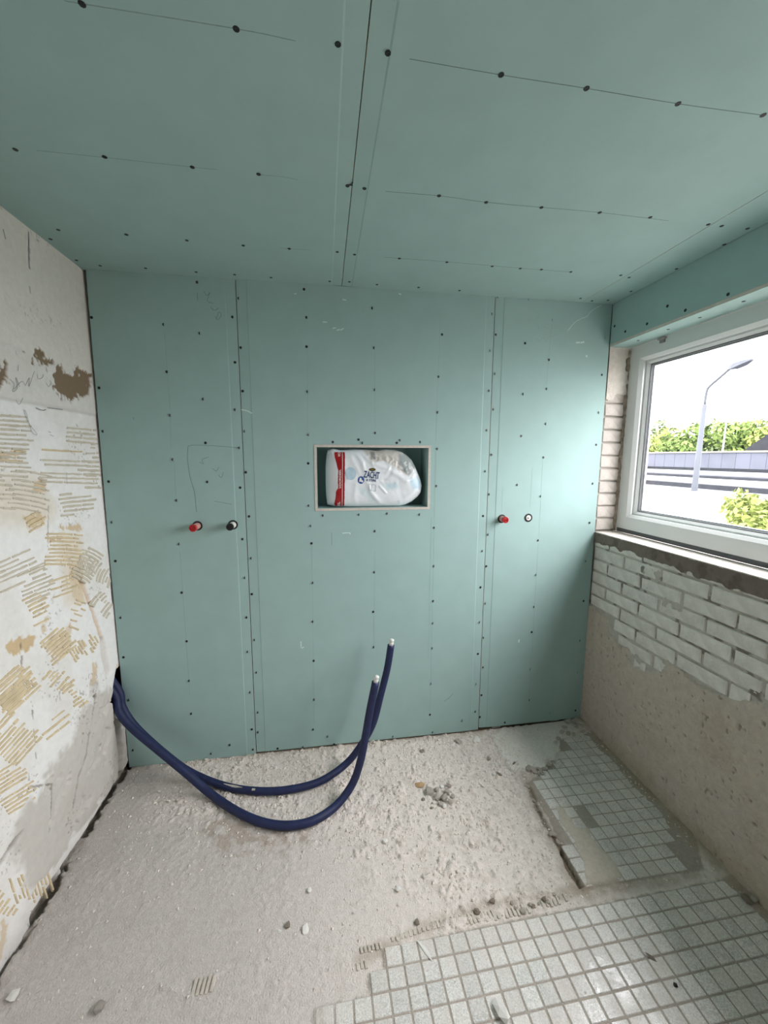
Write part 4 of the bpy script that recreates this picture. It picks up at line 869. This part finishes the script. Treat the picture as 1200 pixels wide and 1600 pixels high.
# ------------------------------------------------------------------ blue hoses out of the wall corner
def hose(start, pts, r, label, cap_r, smears=()):
    P = catmull([np.array(start)] + [B(u, v, min(y, FL(u, v, r + .006)[1])) for u, v, y in pts], 10); root = empty('water_hose', tuple(P[0])); inv = Matrix.Translation(-Vector(P[0]))
    V, Fc = tube(P, r, 16); o = link('sleeve', mesh('sleeve', V, Fc, True), M_HOSE, root); o.matrix_parent_inverse = inv
    for a0, a1, w0 in smears:                        # dried plaster on the sleeve
        seg = P[a0:a1]; V, Fc = [], []; t = np.gradient(seg, axis=0); t /= np.linalg.norm(t, axis=1)[:, None]; K = 6
        for i_, (q, tt_) in enumerate(zip(seg, t)):
            sd = np.cross(tt_, (0, 0, 1.0)); sd /= np.linalg.norm(sd); u2 = np.cross(sd, tt_); f = math.sin(math.pi * (i_ + .35) / (len(seg) - .3)) * random.uniform(.6, 1.1)
            for k_ in range(K):
                an = w0 + (k_ / (K - 1) - .5) * .75 * f * random.uniform(.7, 1.2); V.append(q + (r + .0006) * (math.cos(an) * u2 + math.sin(an) * sd))
        for i_ in range(len(seg) - 1):
            for k_ in range(K - 1): Fc.append((i_ * K + k_, i_ * K + k_ + 1, (i_ + 1) * K + k_ + 1, (i_ + 1) * K + k_))
        o = link('plaster_smear', mesh('plaster_smear', V, Fc, True), M_STONE, root); o.matrix_parent_inverse = inv
    T = P[-1] - P[-2]; T /= np.linalg.norm(T)
    V, Fc = tube([P[-1] - T * .004, P[-1] + T * .016, P[-1] + T * .018, P[-1] + T * .020, P[-1] + T * .028, P[-1] + T * .031], [cap_r, cap_r, cap_r * .8, cap_r * 1.05, cap_r * 1.0, cap_r * .6], 14)
    o = link('pipe_end', mesh('pipe_end', V, Fc, True), M_HOSE_END, root); o.matrix_parent_inverse = inv; o['label'] = 'white capped pipe end'
    tag(root, label, 'hose', 'blue water hoses'); return root, P
HA = [(180, 1086, -.045), (186, 1112, -.075), (206, 1137, -.10), (250, 1174, -.15), (290, 1207, -.20), (330, 1241, -.25), (370, 1268, -.30), (410, 1285, -.335), (450, 1290, -.35), (490, 1282, -.355), (525, 1259, -.35), (550, 1226, -.345), (563, 1190, -.34), (571, 1150, -.335), (578, 1110, -.33), (587, 1066, -.33)]
HB = [(187, 1082, -.03), (192, 1106, -.045), (213, 1137, -.07), (260, 1180, -.11), (300, 1208, -.14), (350, 1228, -.17), (400, 1236, -.185), (450, 1234, -.19), (500, 1221, -.19), (540, 1194, -.19), (565, 1163, -.185), (583, 1130, -.18), (595, 1085, -.175), (605, 1045, -.17), (611, 1008, -.17)]
hose((-.055, -.045, .50),HA, .0170, 'blue water hose looping nearest the camera, lower and shorter upright end', .0105)
hose((-.045, -.020, .52),HB, .0165, 'blue water hose looping nearer the boards, with the taller upright end', .0105, [(60, 67, .25), (69, 71, .5)])

# ------------------------------------------------------------------ pipe stubs through the boards
def ring(bm_v, bm_f, prof, c, seg=20):
    b0 = len(bm_v)
    for r, d in prof:
        for k in range(seg): a = 2 * math.pi * k / seg; bm_v.append((c[0] + r * math.cos(a), c[1] - d, c[2] + r * math.sin(a)))
    for i in range(len(prof) - 1):
        for k in range(seg): k2 = (k + 1) % seg; bm_f.append((b0 + i * seg + k, b0 + i * seg + k2, b0 + (i + 1) * seg + k2, b0 + (i + 1) * seg + k))
    bm_f.append(tuple(b0 + (len(prof) - 1) * seg + k for k in range(seg)))
def stub(u, v, L, m_body, m_cap, label, rcap=.0165):
    q = B(u, v); c = (q[0], 0.0, q[2]); root = empty('pipe_stub', c); inv = Matrix.Translation(-Vector(c))
    def add(name, prof, m, hexa=False):
        V, Fc = [], []; ring(V, Fc, prof, c, 6 if hexa else 20); o = link(name, mesh(name, V, Fc), m, root); o.matrix_parent_inverse = inv; return o
    add('hole_rim', [(.0225, -.003), (.0225, .0012), (.0195, .0014), (.0190, .0006)], M_BLACK)
    if L > 0:
        add('pipe', [(rcap * .92, -.004), (rcap * .92, L - .012), (rcap * .85, L - .010)], m_body)
        cap = add('cap', [(rcap * .9, L - .016), (rcap, L - .014), (rcap, L - .002), (rcap * .9, L), (rcap * .72, L), (rcap * .70, L - .004)], m_cap)
        if m_cap is M_RED:
            V, Fc = [], []; ring(V, Fc, [(rcap * .5, L - .006), (rcap * .5, L + .001), (rcap * .3, L + .001), (rcap * .3, L - .003)], c, 6); o = link('hex_socket', mesh('hex', V, Fc), M_RED, cap)
    else:
        add('pipe', [(.0135, -.003), (.0135, .0035), (.0118, .004), (.0105, .0030), (.005, .0028)], m_body)
        o = add('bolt', [(.0055, .002), (.0055, .0065), (.003, .0075)], M_ZINC, True)
    tag(root, label, 'pipe', 'capped pipe stubs in the boards')
stub(308.5, 821.5, .070, M_PINK, M_RED, 'red capped pipe stub in the left board beside the black one')
stub(364, 820, .066, M_WHITE, M_BLACK, 'black capped pipe stub in the left board near the seam')
stub(784, 810.5, .048, M_PINK, M_RED, 'red capped pipe stub in the right board near the seam')
stub(825.5, 809, 0, M_WHITE, M_WHITE, 'white pipe end flush in a black ringed hole, right board')

# ------------------------------------------------------------------ toilet paper pack in the niche
KX0, KX1, KZ0, KZ1 = .985, 1.484, NZ0 + e + .001, 1.562
def pk(zx, zy):                                   # zoomed-photo point on the pack -> x, z on its front
    q = B(460 + zx / 5, 670 + zy / 5, 0.0); return q[0], q[2]
OUT = [pk(*p) for p in [(258, 600), (247, 520), (244, 420), (243, 300), (252, 200), (262, 165), (300, 152), (360, 165), (470, 158), (560, 160), (640, 168), (720, 160), (800, 166), (850, 180), (890, 205), (930, 245), (960, 300), (985, 360), (1005, 410), (1012, 450), (1003, 505), (975, 540), (930, 575), (880, 600), (830, 612), (640, 622), (480, 622), (320, 615)]]
OUT = [(x, max(z, KZ0)) for x, z in OUT]
OUTc = np.array(OUT)
CRE = [([(470, 165), (530, 260), (560, 380), (600, 500), (680, 590), (780, 625)], .012, .010), ([(520, 180), (620, 270), (760, 330), (880, 410)], .010, .012), ([(760, 300), (740, 360), (700, 400)], -.008, .010),
       ([(640, 270), (700, 240), (780, 290)], .007, .010), ([(820, 270), (860, 350), (960, 330)], -.008, .012), ([(830, 570), (900, 520), (1000, 470)], .009, .010), ([(960, 330), (920, 400), (800, 420)], .007, .009),
       ([(480, 440), (470, 540), (490, 610)], .006, .012), ([(350, 170), (420, 400), (340, 480), (330, 600)], .004, .012), ([(670, 450), (715, 500)], .008, .006), ([(820, 420), (830, 500), (860, 590)], -.006, .014), ([(260, 500), (330, 470), (345, 440)], .006, .010),
       ([(440, 170), (450, 240), (500, 330)], .006, .010), ([(600, 260), (640, 330), (730, 340), (745, 300)], .006, .008)]
CRE = [([pk(*p) for p in l], h, w) for l, h, w in CRE]
TXC = pk(600, 375)
def pack_y(X, Z):
    d = np.minimum(sdf(X, Z, OUT), 0); t = np.clip(-d / .075, 0, 1); prof = np.sqrt(np.clip(1 - (1 - t) ** 2.2, 0, 1))
    y = .045 - .040 * prof
    n = fbm(X, Z, 26, 3, 401) - .5; y = y - .004 * n * t
    for l, h, w in CRE:
        y = y - h * np.exp(-(sdl(X, Z, l) / w) ** 2) * np.clip(t * 2, 0, 1) * .34 * (1 - .75 * np.exp(-((X - TXC[0]) / .045) ** 2 - ((Z - TXC[1]) / .035) ** 2))
    cl = (1 - ss(-.01, .01, sdf(X, Z, CLEAR))); r = np.abs(fbm(X, Z, 60, 3, 411) - .5) * 2
    return y - .007 * cl * (r - .35) * np.clip(t * 2, 0, 1)
CLEAR = [pk(*p) for p in [(540, 165), (600, 260), (700, 250), (790, 300), (830, 345), (900, 370), (950, 300), (890, 200), (800, 168), (640, 165)]]
pack = empty('toilet_paper_pack', (1.235, .06, KZ0)); pinv = Matrix.Translation((-1.235, -.06, -KZ0))
def ppart(name, me, m, parent=None):
    o = link(name, me, m); o.parent = parent or pack; o.matrix_parent_inverse = pinv if parent is None else Matrix.Identity(4); 
    if parent is not None: o.matrix_parent_inverse = pinv
    return o
# radial grid: rings scaled from the outline to its middle, then the back
NS, NR = 220, 46
cum = np.concatenate([[0], np.cumsum(np.linalg.norm(np.diff(np.vstack([OUTc, OUTc[:1]]), axis=0), axis=1))])
tt = np.linspace(0, cum[-1], NS, endpoint=False); ring0 = np.stack([np.interp(tt, cum, np.append(OUTc[:, k], OUTc[0, k])) for k in (0, 1)], -1)
cen = np.array([1.235, 1.42]); V, Fc = [], []; CC = []
lay = []
for i in range(NR):
    f = 1 - (i / (NR - 1)) ** 1.0 * .985; p = cen + (ring0 - cen) * f; yy = pack_y(p[:, 0], p[:, 1]); lay.append(np.stack([p[:, 0], yy, p[:, 1]], -1))
front = np.array(lay)
back = [np.stack([cen[0] + (ring0[:, 0] - cen[0]) * f, np.full(NS, y), cen[1] + (ring0[:, 1] - cen[1]) * f], -1) for f, y in ((1.0, .105), (.93, .135), (.5, .138), (.02, .138))]
ALL = np.concatenate([np.array(back)[::-1], front], 0); n_r = len(ALL)
Pk = np.concatenate([ALL, ALL[:, :1]], 1)
Xp, Zp = Pk[..., 0], Pk[..., 2]
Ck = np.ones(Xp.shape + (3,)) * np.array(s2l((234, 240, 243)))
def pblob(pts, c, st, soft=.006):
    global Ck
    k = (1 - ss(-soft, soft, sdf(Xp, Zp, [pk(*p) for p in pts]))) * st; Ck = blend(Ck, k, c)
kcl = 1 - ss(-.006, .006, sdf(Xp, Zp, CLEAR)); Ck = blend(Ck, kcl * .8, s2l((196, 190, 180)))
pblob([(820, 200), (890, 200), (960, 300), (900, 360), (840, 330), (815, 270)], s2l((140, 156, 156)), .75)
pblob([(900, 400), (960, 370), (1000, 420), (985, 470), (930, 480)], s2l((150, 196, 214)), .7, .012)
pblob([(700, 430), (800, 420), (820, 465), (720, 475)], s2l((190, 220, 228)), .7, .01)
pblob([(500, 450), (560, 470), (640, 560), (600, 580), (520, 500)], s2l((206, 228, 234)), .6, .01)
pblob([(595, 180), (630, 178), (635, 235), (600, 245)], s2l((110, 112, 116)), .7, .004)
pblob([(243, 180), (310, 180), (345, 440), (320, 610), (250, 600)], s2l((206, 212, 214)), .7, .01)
mw, nt, p = nodes('pack_film'); at = nt.nodes.new('ShaderNodeAttribute'); at.attribute_name = 'col'; nt.links.new(at.outputs['Color'], p.inputs['Base Color']); p.inputs['Roughness'].default_value = .28
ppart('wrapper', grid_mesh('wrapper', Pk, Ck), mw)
def decal(name, poly_pts, mtl, parent=None, off=.0011, n=26):
    """printed patch following the film: fine grid clipped to an outline"""
    pts = np.array([pk(*p_) for p_ in poly_pts]); x0, z0 = pts.min(0); x1, z1 = pts.max(0)
    X, Z = np.meshgrid(np.linspace(x0, x1, n), np.linspace(z0, z1, n), indexing='ij'); ins = sdf(X, Z, pts)
    Y = pack_y(X, Z) - off; idx = np.arange(n * n).reshape(n, n); f = []
    for i in range(n - 1):
        for j in range(n - 1):
            if (ins[i:i + 2, j:j + 2] < 0).sum() >= 2: f.append((idx[i, j], idx[i + 1, j], idx[i + 1, j + 1], idx[i, j + 1]))
    bm = bmesh.new(); vs = [bm.verts.new(q) for q in np.stack([X, Y, Z], -1).reshape(-1, 3)]
    for q in f: bm.faces.new([vs[k] for k in q])
    bmesh.ops.delete(bm, geom=[v for v in bm.verts if not v.link_faces], context='VERTS')
    return ppart(name, bm_mesh(name, bm, True), mtl)
def circ(cx, cy, rx, ry, n=28): return [(cx + rx * math.cos(2 * math.pi * k / n), cy + ry * math.sin(2 * math.pi * k / n)) for k in range(n)]
M_PRED = mat('print_red', (154, 24, 30), .3, .06, 40); M_PNAVY = mat('print_navy', (34, 62, 112), .3, .04, 40); M_PBLUE = mat('print_blue', (48, 92, 160), .3, .04, 40)
M_PPALE = mat('print_pale_blue', (186, 212, 224), .3, .04, 40); M_PWHITE = mat('print_white', (236, 232, 228), .3, .03, 40); M_PBLK = mat('print_black', (40, 34, 26), .3, .04, 40); M_PGREY = mat('print_grey', (176, 186, 190), .3, .04, 40); M_PYEL = mat('print_yellow', (196, 166, 70), .3, .04, 40)
band = decal('red_band', [(312, 182), (396, 182), (394, 300), (392, 450), (390, 608), (318, 604), (312, 590), (322, 540), (326, 490), (345, 462), (341, 420), (344, 330), (332, 280), (316, 220)], M_PRED, n=60)
band['label'] = 'red printed band with white lettering'
decal('band_stripe', [(374, 184), (378, 184), (376, 606), (372, 606)], M_PWHITE, off=.0019, n=40)
decal('pale_disc', circ(440, 350, 42, 50), M_PPALE, n=34)
lg = decal('round_logo', circ(521, 401, 25, 29), M_PBLUE, n=30)
decal('logo_figure', [(512, 382), (524, 385), (527, 400), (540, 408), (534, 420), (520, 414), (506, 412), (510, 398)], M_PWHITE, off=.0019, n=24)
decal('brand_plate', circ(609, 319, 26, 12), M_PBLK, n=26)
def lettering(name, s, cx, cy, width, height, mtl, rot=0.0, off=.0021):
    cu = bpy.data.curves.new(name, 'FONT'); cu.body = s; cu.align_x = 'CENTER'; cu.align_y = 'CENTER'; cu.resolution_u = 3; cu.offset = .018
    t = bpy.data.objects.new(name, cu); COL.objects.link(t); bpy.context.view_layer.update()
    me = bpy.data.meshes.new_from_object(t.evaluated_get(bpy.context.evaluated_depsgraph_get())); bpy.data.objects.remove(t, do_unlink=True)
    bm = bmesh.new(); bm.from_mesh(me); bmesh.ops.triangulate(bm, faces=bm.faces[:]); bmesh.ops.subdivide_edges(bm, edges=[e_ for e_ in bm.edges if e_.calc_length() > .12], cuts=2)
    co = np.array([v.co[:] for v in bm.verts]); mn, mxx = co.min(0), co.max(0); c = (mn + mxx) / 2
    x0, z0 = pk(cx, cy); k = (pk(1000, 400)[0] - pk(0, 400)[0]) / 1000.0
    a = (co[:, 0] - c[0]) / (mxx[0] - mn[0]) * width * k; b_ = (co[:, 1] - c[1]) / (mxx[1] - mn[1]) * height * k
    X = x0 + a * math.cos(rot) - b_ * math.sin(rot); Z = z0 + a * math.sin(rot) + b_ * math.cos(rot); Y = pack_y(X, Z) - off
    for v, x, y, z in zip(bm.verts, X, Y, Z): v.co = (x, y, z)
    me2 = bm_mesh(name, bm); return ppart(name, me2, mtl)
lettering('lettering', 'ZACHT', 604, 360, 124, 54, M_PNAVY, R(-6))
lettering('lettering', '& STERK', 602, 402, 80, 20, M_PNAVY, R(-6))
lettering('brand_lettering', 'JUMBO', 609, 319, 38, 9, M_PYEL, R(-2), .0028)
lettering('lettering', 'VOORDEEL', 357, 392, 150, 15, M_PWHITE, R(90))
lettering('lettering', 'VO', 351, 200, 34, 20, M_PWHITE, R(90)); lettering('lettering', 'EL', 348, 588, 34, 20, M_PWHITE, R(90))
for a, b_ in (((582, 432), (604, 482)), ((606, 436), (636, 488))):
    for (p, q) in (((a[0], a[1]), (b_[0], a[1] + 3)), ((b_[0], a[1] + 3), b_), (b_, (a[0], b_[1] - 3)), ((a[0], b_[1] - 3), a)):
        pp, qq = np.array(p, float), np.array(q, float); d_ = (qq - pp) / np.linalg.norm(qq - pp); nn = np.array([-d_[1], d_[0]]) * 1.6
        decal('roll_icon', [tuple(pp + nn), tuple(qq + nn), tuple(qq - nn), tuple(pp - nn)], M_PGREY, n=12)
tag(pack, 'crumpled plastic pack of toilet rolls with red band, lying in the wall niche', 'toilet paper')

# ------------------------------------------------------------------ outside the window
GZ = -3.1
M_GRASS = mat('outside_ground', (116, 114, 110), .95, .2, 2, spec=0.05)
ground = struct(boxo('ground', (2.8, -30, GZ - .2), (80, 90, GZ), M_GRASS)); ground['label'] = 'ground outside the window'
def leafy(name, c, rad, n, size, mtl, parent, seed, inv):
    r = np.random.default_rng(seed); V, Fc = [], []
    lobes = [(np.array(c) + r.normal(0, .42, 3) * np.array(rad), r.uniform(.45, .75)) for _ in range(9)] + [(np.array(c), .8)]
    for i in range(n):
        lc, ls = lobes[r.integers(len(lobes))]; d = r.normal(size=3); d /= np.linalg.norm(d)
        p = lc + d * np.array(rad) * ls * r.uniform(.65, 1.02); nrm = d + r.normal(0, .6, 3); nrm /= np.linalg.norm(nrm)
        t = np.cross(nrm, r.normal(size=3)); t /= np.linalg.norm(t); b_ = np.cross(nrm, t); s = size * r.uniform(.6, 1.3); b0 = len(V)
        V += [p - t * s, p - b_ * s * .5, p + t * s, p + b_ * s * .5]; Fc.append((b0, b0 + 1, b0 + 2, b0 + 3))
    o = link(name, mesh(name, V, Fc), mtl, parent); o.matrix_parent_inverse = inv; return o
def tree(c, rad, n, size, mtl, label, seed, trunk=.18, group='trees behind the flat roofs', cat='tree'):
    base = (c[0], c[1], GZ); root = empty('tree', base); inv = Matrix.Translation(-Vector(base))
    leafy('crown', c, rad, n, size, mtl, root, seed, inv)
    V, Fc = tube(catmull([(c[0], c[1], GZ - .05), (c[0] + .1, c[1], GZ + (c[2] - GZ) * .5), (c[0], c[1] + .1, c[2] + rad[2] * .3)], 6), np.linspace(trunk, trunk * .4, 13), 8)
    o = link('trunk', mesh('trunk', V, Fc, True), M_BARK, root); o.matrix_parent_inverse = inv; tag(root, label, cat, group)
M_BARK = mat('bark', (112, 98, 82), .95, .2, 8, .5, 30, spec=0.05); M_LEAF1 = mat('leaf_yellow_green', (112, 124, 66), .7, .25, 1.2, spec=0.05); M_LEAF2 = mat('leaf_green', (94, 112, 60), .7, .25, 1.2, spec=0.05); M_LEAF3 = mat('leaf_grey_green', (84, 96, 66), .7, .2, 1.2, spec=0.05)
def far(u, v, x): d = ray(u, v); return CAM + d * ((x - CAM[0]) / d[0])
for u, vtop, x, rw, m, lab, sd_ in ((1012, 692, 33, 1.5, M_LEAF1, 'low yellow-green tree at the left edge of the window view', 1), (1040, 668, 38, 1.2, M_LEAF3, 'sparse grey-green tree poking up left of the lamp post', 2), (1058, 678, 33, 2.0, M_LEAF1, 'rounded light green tree left of the lamp post', 3),
                                    (1098, 664, 34, 2.2, M_LEAF2, 'taller green tree right behind the lamp post', 4), (1128, 676, 34, 1.7, M_LEAF3, 'greyish tree between lamp post and thin mast', 5), (1160, 655, 35, 2.4, M_LEAF2, 'big green tree right of the thin mast', 6), (1192, 652, 36, 2.6, M_LEAF1, 'big tree at the right edge of the window view', 7)):
    p = far(u, vtop, x); rz = 2.2; c = (p[0], p[1], p[2] - rz * 1.05); tree(c, (rw, rw, rz), 2600, .22, m, lab, sd_)
# leafy young tree close by at the lower right
p = far(1190, 812, 7.5); tree((p[0], p[1], p[2] - .05), (.5, .55, .50), 1500, .055, M_LEAF1, 'young leafy tree low in front of the white wall', 11, .05, None, 'tree')
# neighbouring flat-roofed building: facade, stepped roof decks, parapet of panels
XA = 9.0 + CAM[0]; bldA = empty('flat_roof_building', (XA, 12, GZ))
def bpart(name, a, b, m, root):
    o = boxo(name, a, b, m); o.parent = root; o.matrix_parent_inverse = Matrix.Translation(-root.location); return o
M_WALLW = mat('white_brickwork', (164, 155, 150), .9, .08, 6, .5, 20, spec=0.05); M_ROOF = mat('roof_felt', (92, 94, 100), .85, .15, 1.5, spec=0.05); M_ROOFL = mat('roof_light_edge', (116, 117, 120), .7, .06, 3, spec=0.05); M_RDK = mat('roof_dark_step', (46, 47, 51), .8, .2, 3, spec=0.05)
Y0, Y1 = -4, 40
bpart('facade', (XA, Y0, GZ), (XA + .3, Y1, .56), M_WALLW, bldA); bpart('roof_edge', (XA - .05, Y0, .56), (XA + .35, Y1, .60), M_ROOFL, bldA)
bpart('roof_deck', (XA + .35, Y0, .3), (XA + 3, Y1, .555), M_ROOF, bldA); bpart('roof_step', (XA + 3, Y0, .3), (XA + 3.1, Y1, .70), M_RDK, bldA); bpart('roof_deck', (XA + 3.1, Y0, .3), (XA + 6, Y1, .74), M_ROOFL, bldA)
bpart('roof_step', (XA + 6, Y0, .3), (XA + 6.1, Y1, .84), M_RDK, bldA); bpart('roof_deck', (XA + 6.1, Y0, .3), (XA + 11, Y1, .88), M_ROOF, bldA); bpart('downpipe', (XA - .10, 8.9, GZ), (XA - .03, 8.97, .55), M_ROOF, bldA)
tag(bldA, 'pale walled building with stepped grey flat roof seen through the window', 'building')
XB = XA + 11.2; bldB = empty('panel_parapet_building', (XB, 20, GZ))
bpart('wall', (XB + .05, 0, GZ), (XB + 5, 50, 1.0), M_RDK, bldB); bpart('roof_cap', (XB - .06, 0, 1.82), (XB + .3, 50, 1.90), mat('cap_cream', (124, 121, 108), .7, spec=0.05), bldB)
M_PANEL = mat('parapet_panel', (84, 87, 96), .7, .10, 1.0, rand=.05, spec=0.05)
pm = None
for k in range(30):
    y = 13.0 + .70 * k; o = bpart('parapet_panel', (XB, y, 1.02), (XB + .25, y + .685, 1.815), M_PANEL, bldB)
bpart('shadow_gap', (XB + .02, 0, .9), (XB + .2, 50, 1.015), M_RDK, bldB)
tag(bldB, 'grey panelled parapet of the farther flat roof below the trees', 'building')
# small house among the trees
hp = far(1196, 700, 30); house = empty('gabled_house', (hp[0], hp[1], GZ)); hx, hy = hp[0], hp[1]
bpart('wall', (hx, hy - 1.6, GZ), (hx + 3, hy + 1.0, 2.1), mat('house_white', (150, 150, 152), .8, spec=0.05), house)
bm = bmesh.new(); vs = [bm.verts.new(q) for q in ((hx - .2, hy - 1.8, 2.1), (hx - .2, hy + 1.2, 2.1), (hx - .2, hy - .3, 3.2), (hx + 3.2, hy - 1.8, 2.1), (hx + 3.2, hy + 1.2, 2.1), (hx + 3.2, hy - .3, 3.2))]
for f in ((0, 1, 2), (3, 5, 4), (0, 2, 5, 3), (1, 4, 5, 2), (0, 3, 4, 1)): bm.faces.new([vs[k] for k in f])
o = link('roof', bm_mesh('roof', bm), M_RDK, house); o.matrix_parent_inverse = Matrix.Translation(-house.location)
bpart('window_pane', (hx - .05, hy - .7, 1.95), (hx + .02, hy - .1, 2.08), M_RDK, house)
tag(house, 'small grey roofed house half hidden in the trees at right', 'house')
# street lamp
XL = 11.0 + CAM[0]; pb = far(1079, 815, XL); pj = far(1101, 632, XL); pbend = far(1105, 607, XL); ph = far(1143, 574, XL); pt = far(1164, 566, XL)
lamp = empty('street_lamp', (pj[0], pb[1], GZ)); linv = Matrix.Translation(-lamp.location)
def lpart(name, V, Fc, m): o = link(name, mesh(name, V, Fc, True), m, lamp); o.matrix_parent_inverse = linv
M_POLE = mat('lamp_pole', (70, 73, 78), .6, .05, 3, spec=0.05)
V, Fc = tube([(pj[0], pb[1] + (pb[1] - pj[1]) * .8, GZ), (pj[0], pb[1], pb[2]), pj], [.10, .09, .058], 14); lpart('pole', V, Fc, M_POLE)
V, Fc = tube(catmull([pj, pj + (pbend - pj) * .8, pbend + (ph - pbend) * .10, pbend + (ph - pbend) * .5, ph], 6), .034, 10); lpart('arm', V, Fc, M_POLE)
d = (pt - ph); d /= np.linalg.norm(d); up = np.array([0, 0, 1.0]); sd_ = np.cross(d, up); L = .52
V = []; 
for t, w, h in ((-.05, .05, .04), (.08, .12, .07), (.30, .13, .06), (.52, .06, .02)):
    c = ph + d * t
    V += [c + sd_ * w - up * h, c + sd_ * w * .7 + up * h, c - sd_ * w * .7 + up * h, c - sd_ * w - up * h]
Fc = [(i * 4 + k, i * 4 + (k + 1) % 4, (i + 1) * 4 + (k + 1) % 4, (i + 1) * 4 + k) for i in range(3) for k in range(4)] + [(3, 2, 1, 0), (12, 13, 14, 15)]
o = link('lamp_head', mesh('lamp_head', V, Fc), M_POLE, lamp); o.matrix_parent_inverse = linv
tag(lamp, 'tall grey street lamp with bent arm seen through the window', 'street lamp')
a, b_ = far(1140, 622, 27), far(1128, 712, 27)
V, Fc = tube([(a[0], b_[1], GZ), (a[0], b_[1], b_[2]), a], [.06, .05, .02], 8); mast = link('mast', mesh('mast', V, Fc), M_WHITE); tag(mast, 'thin white mast rising in front of the far trees', 'mast')
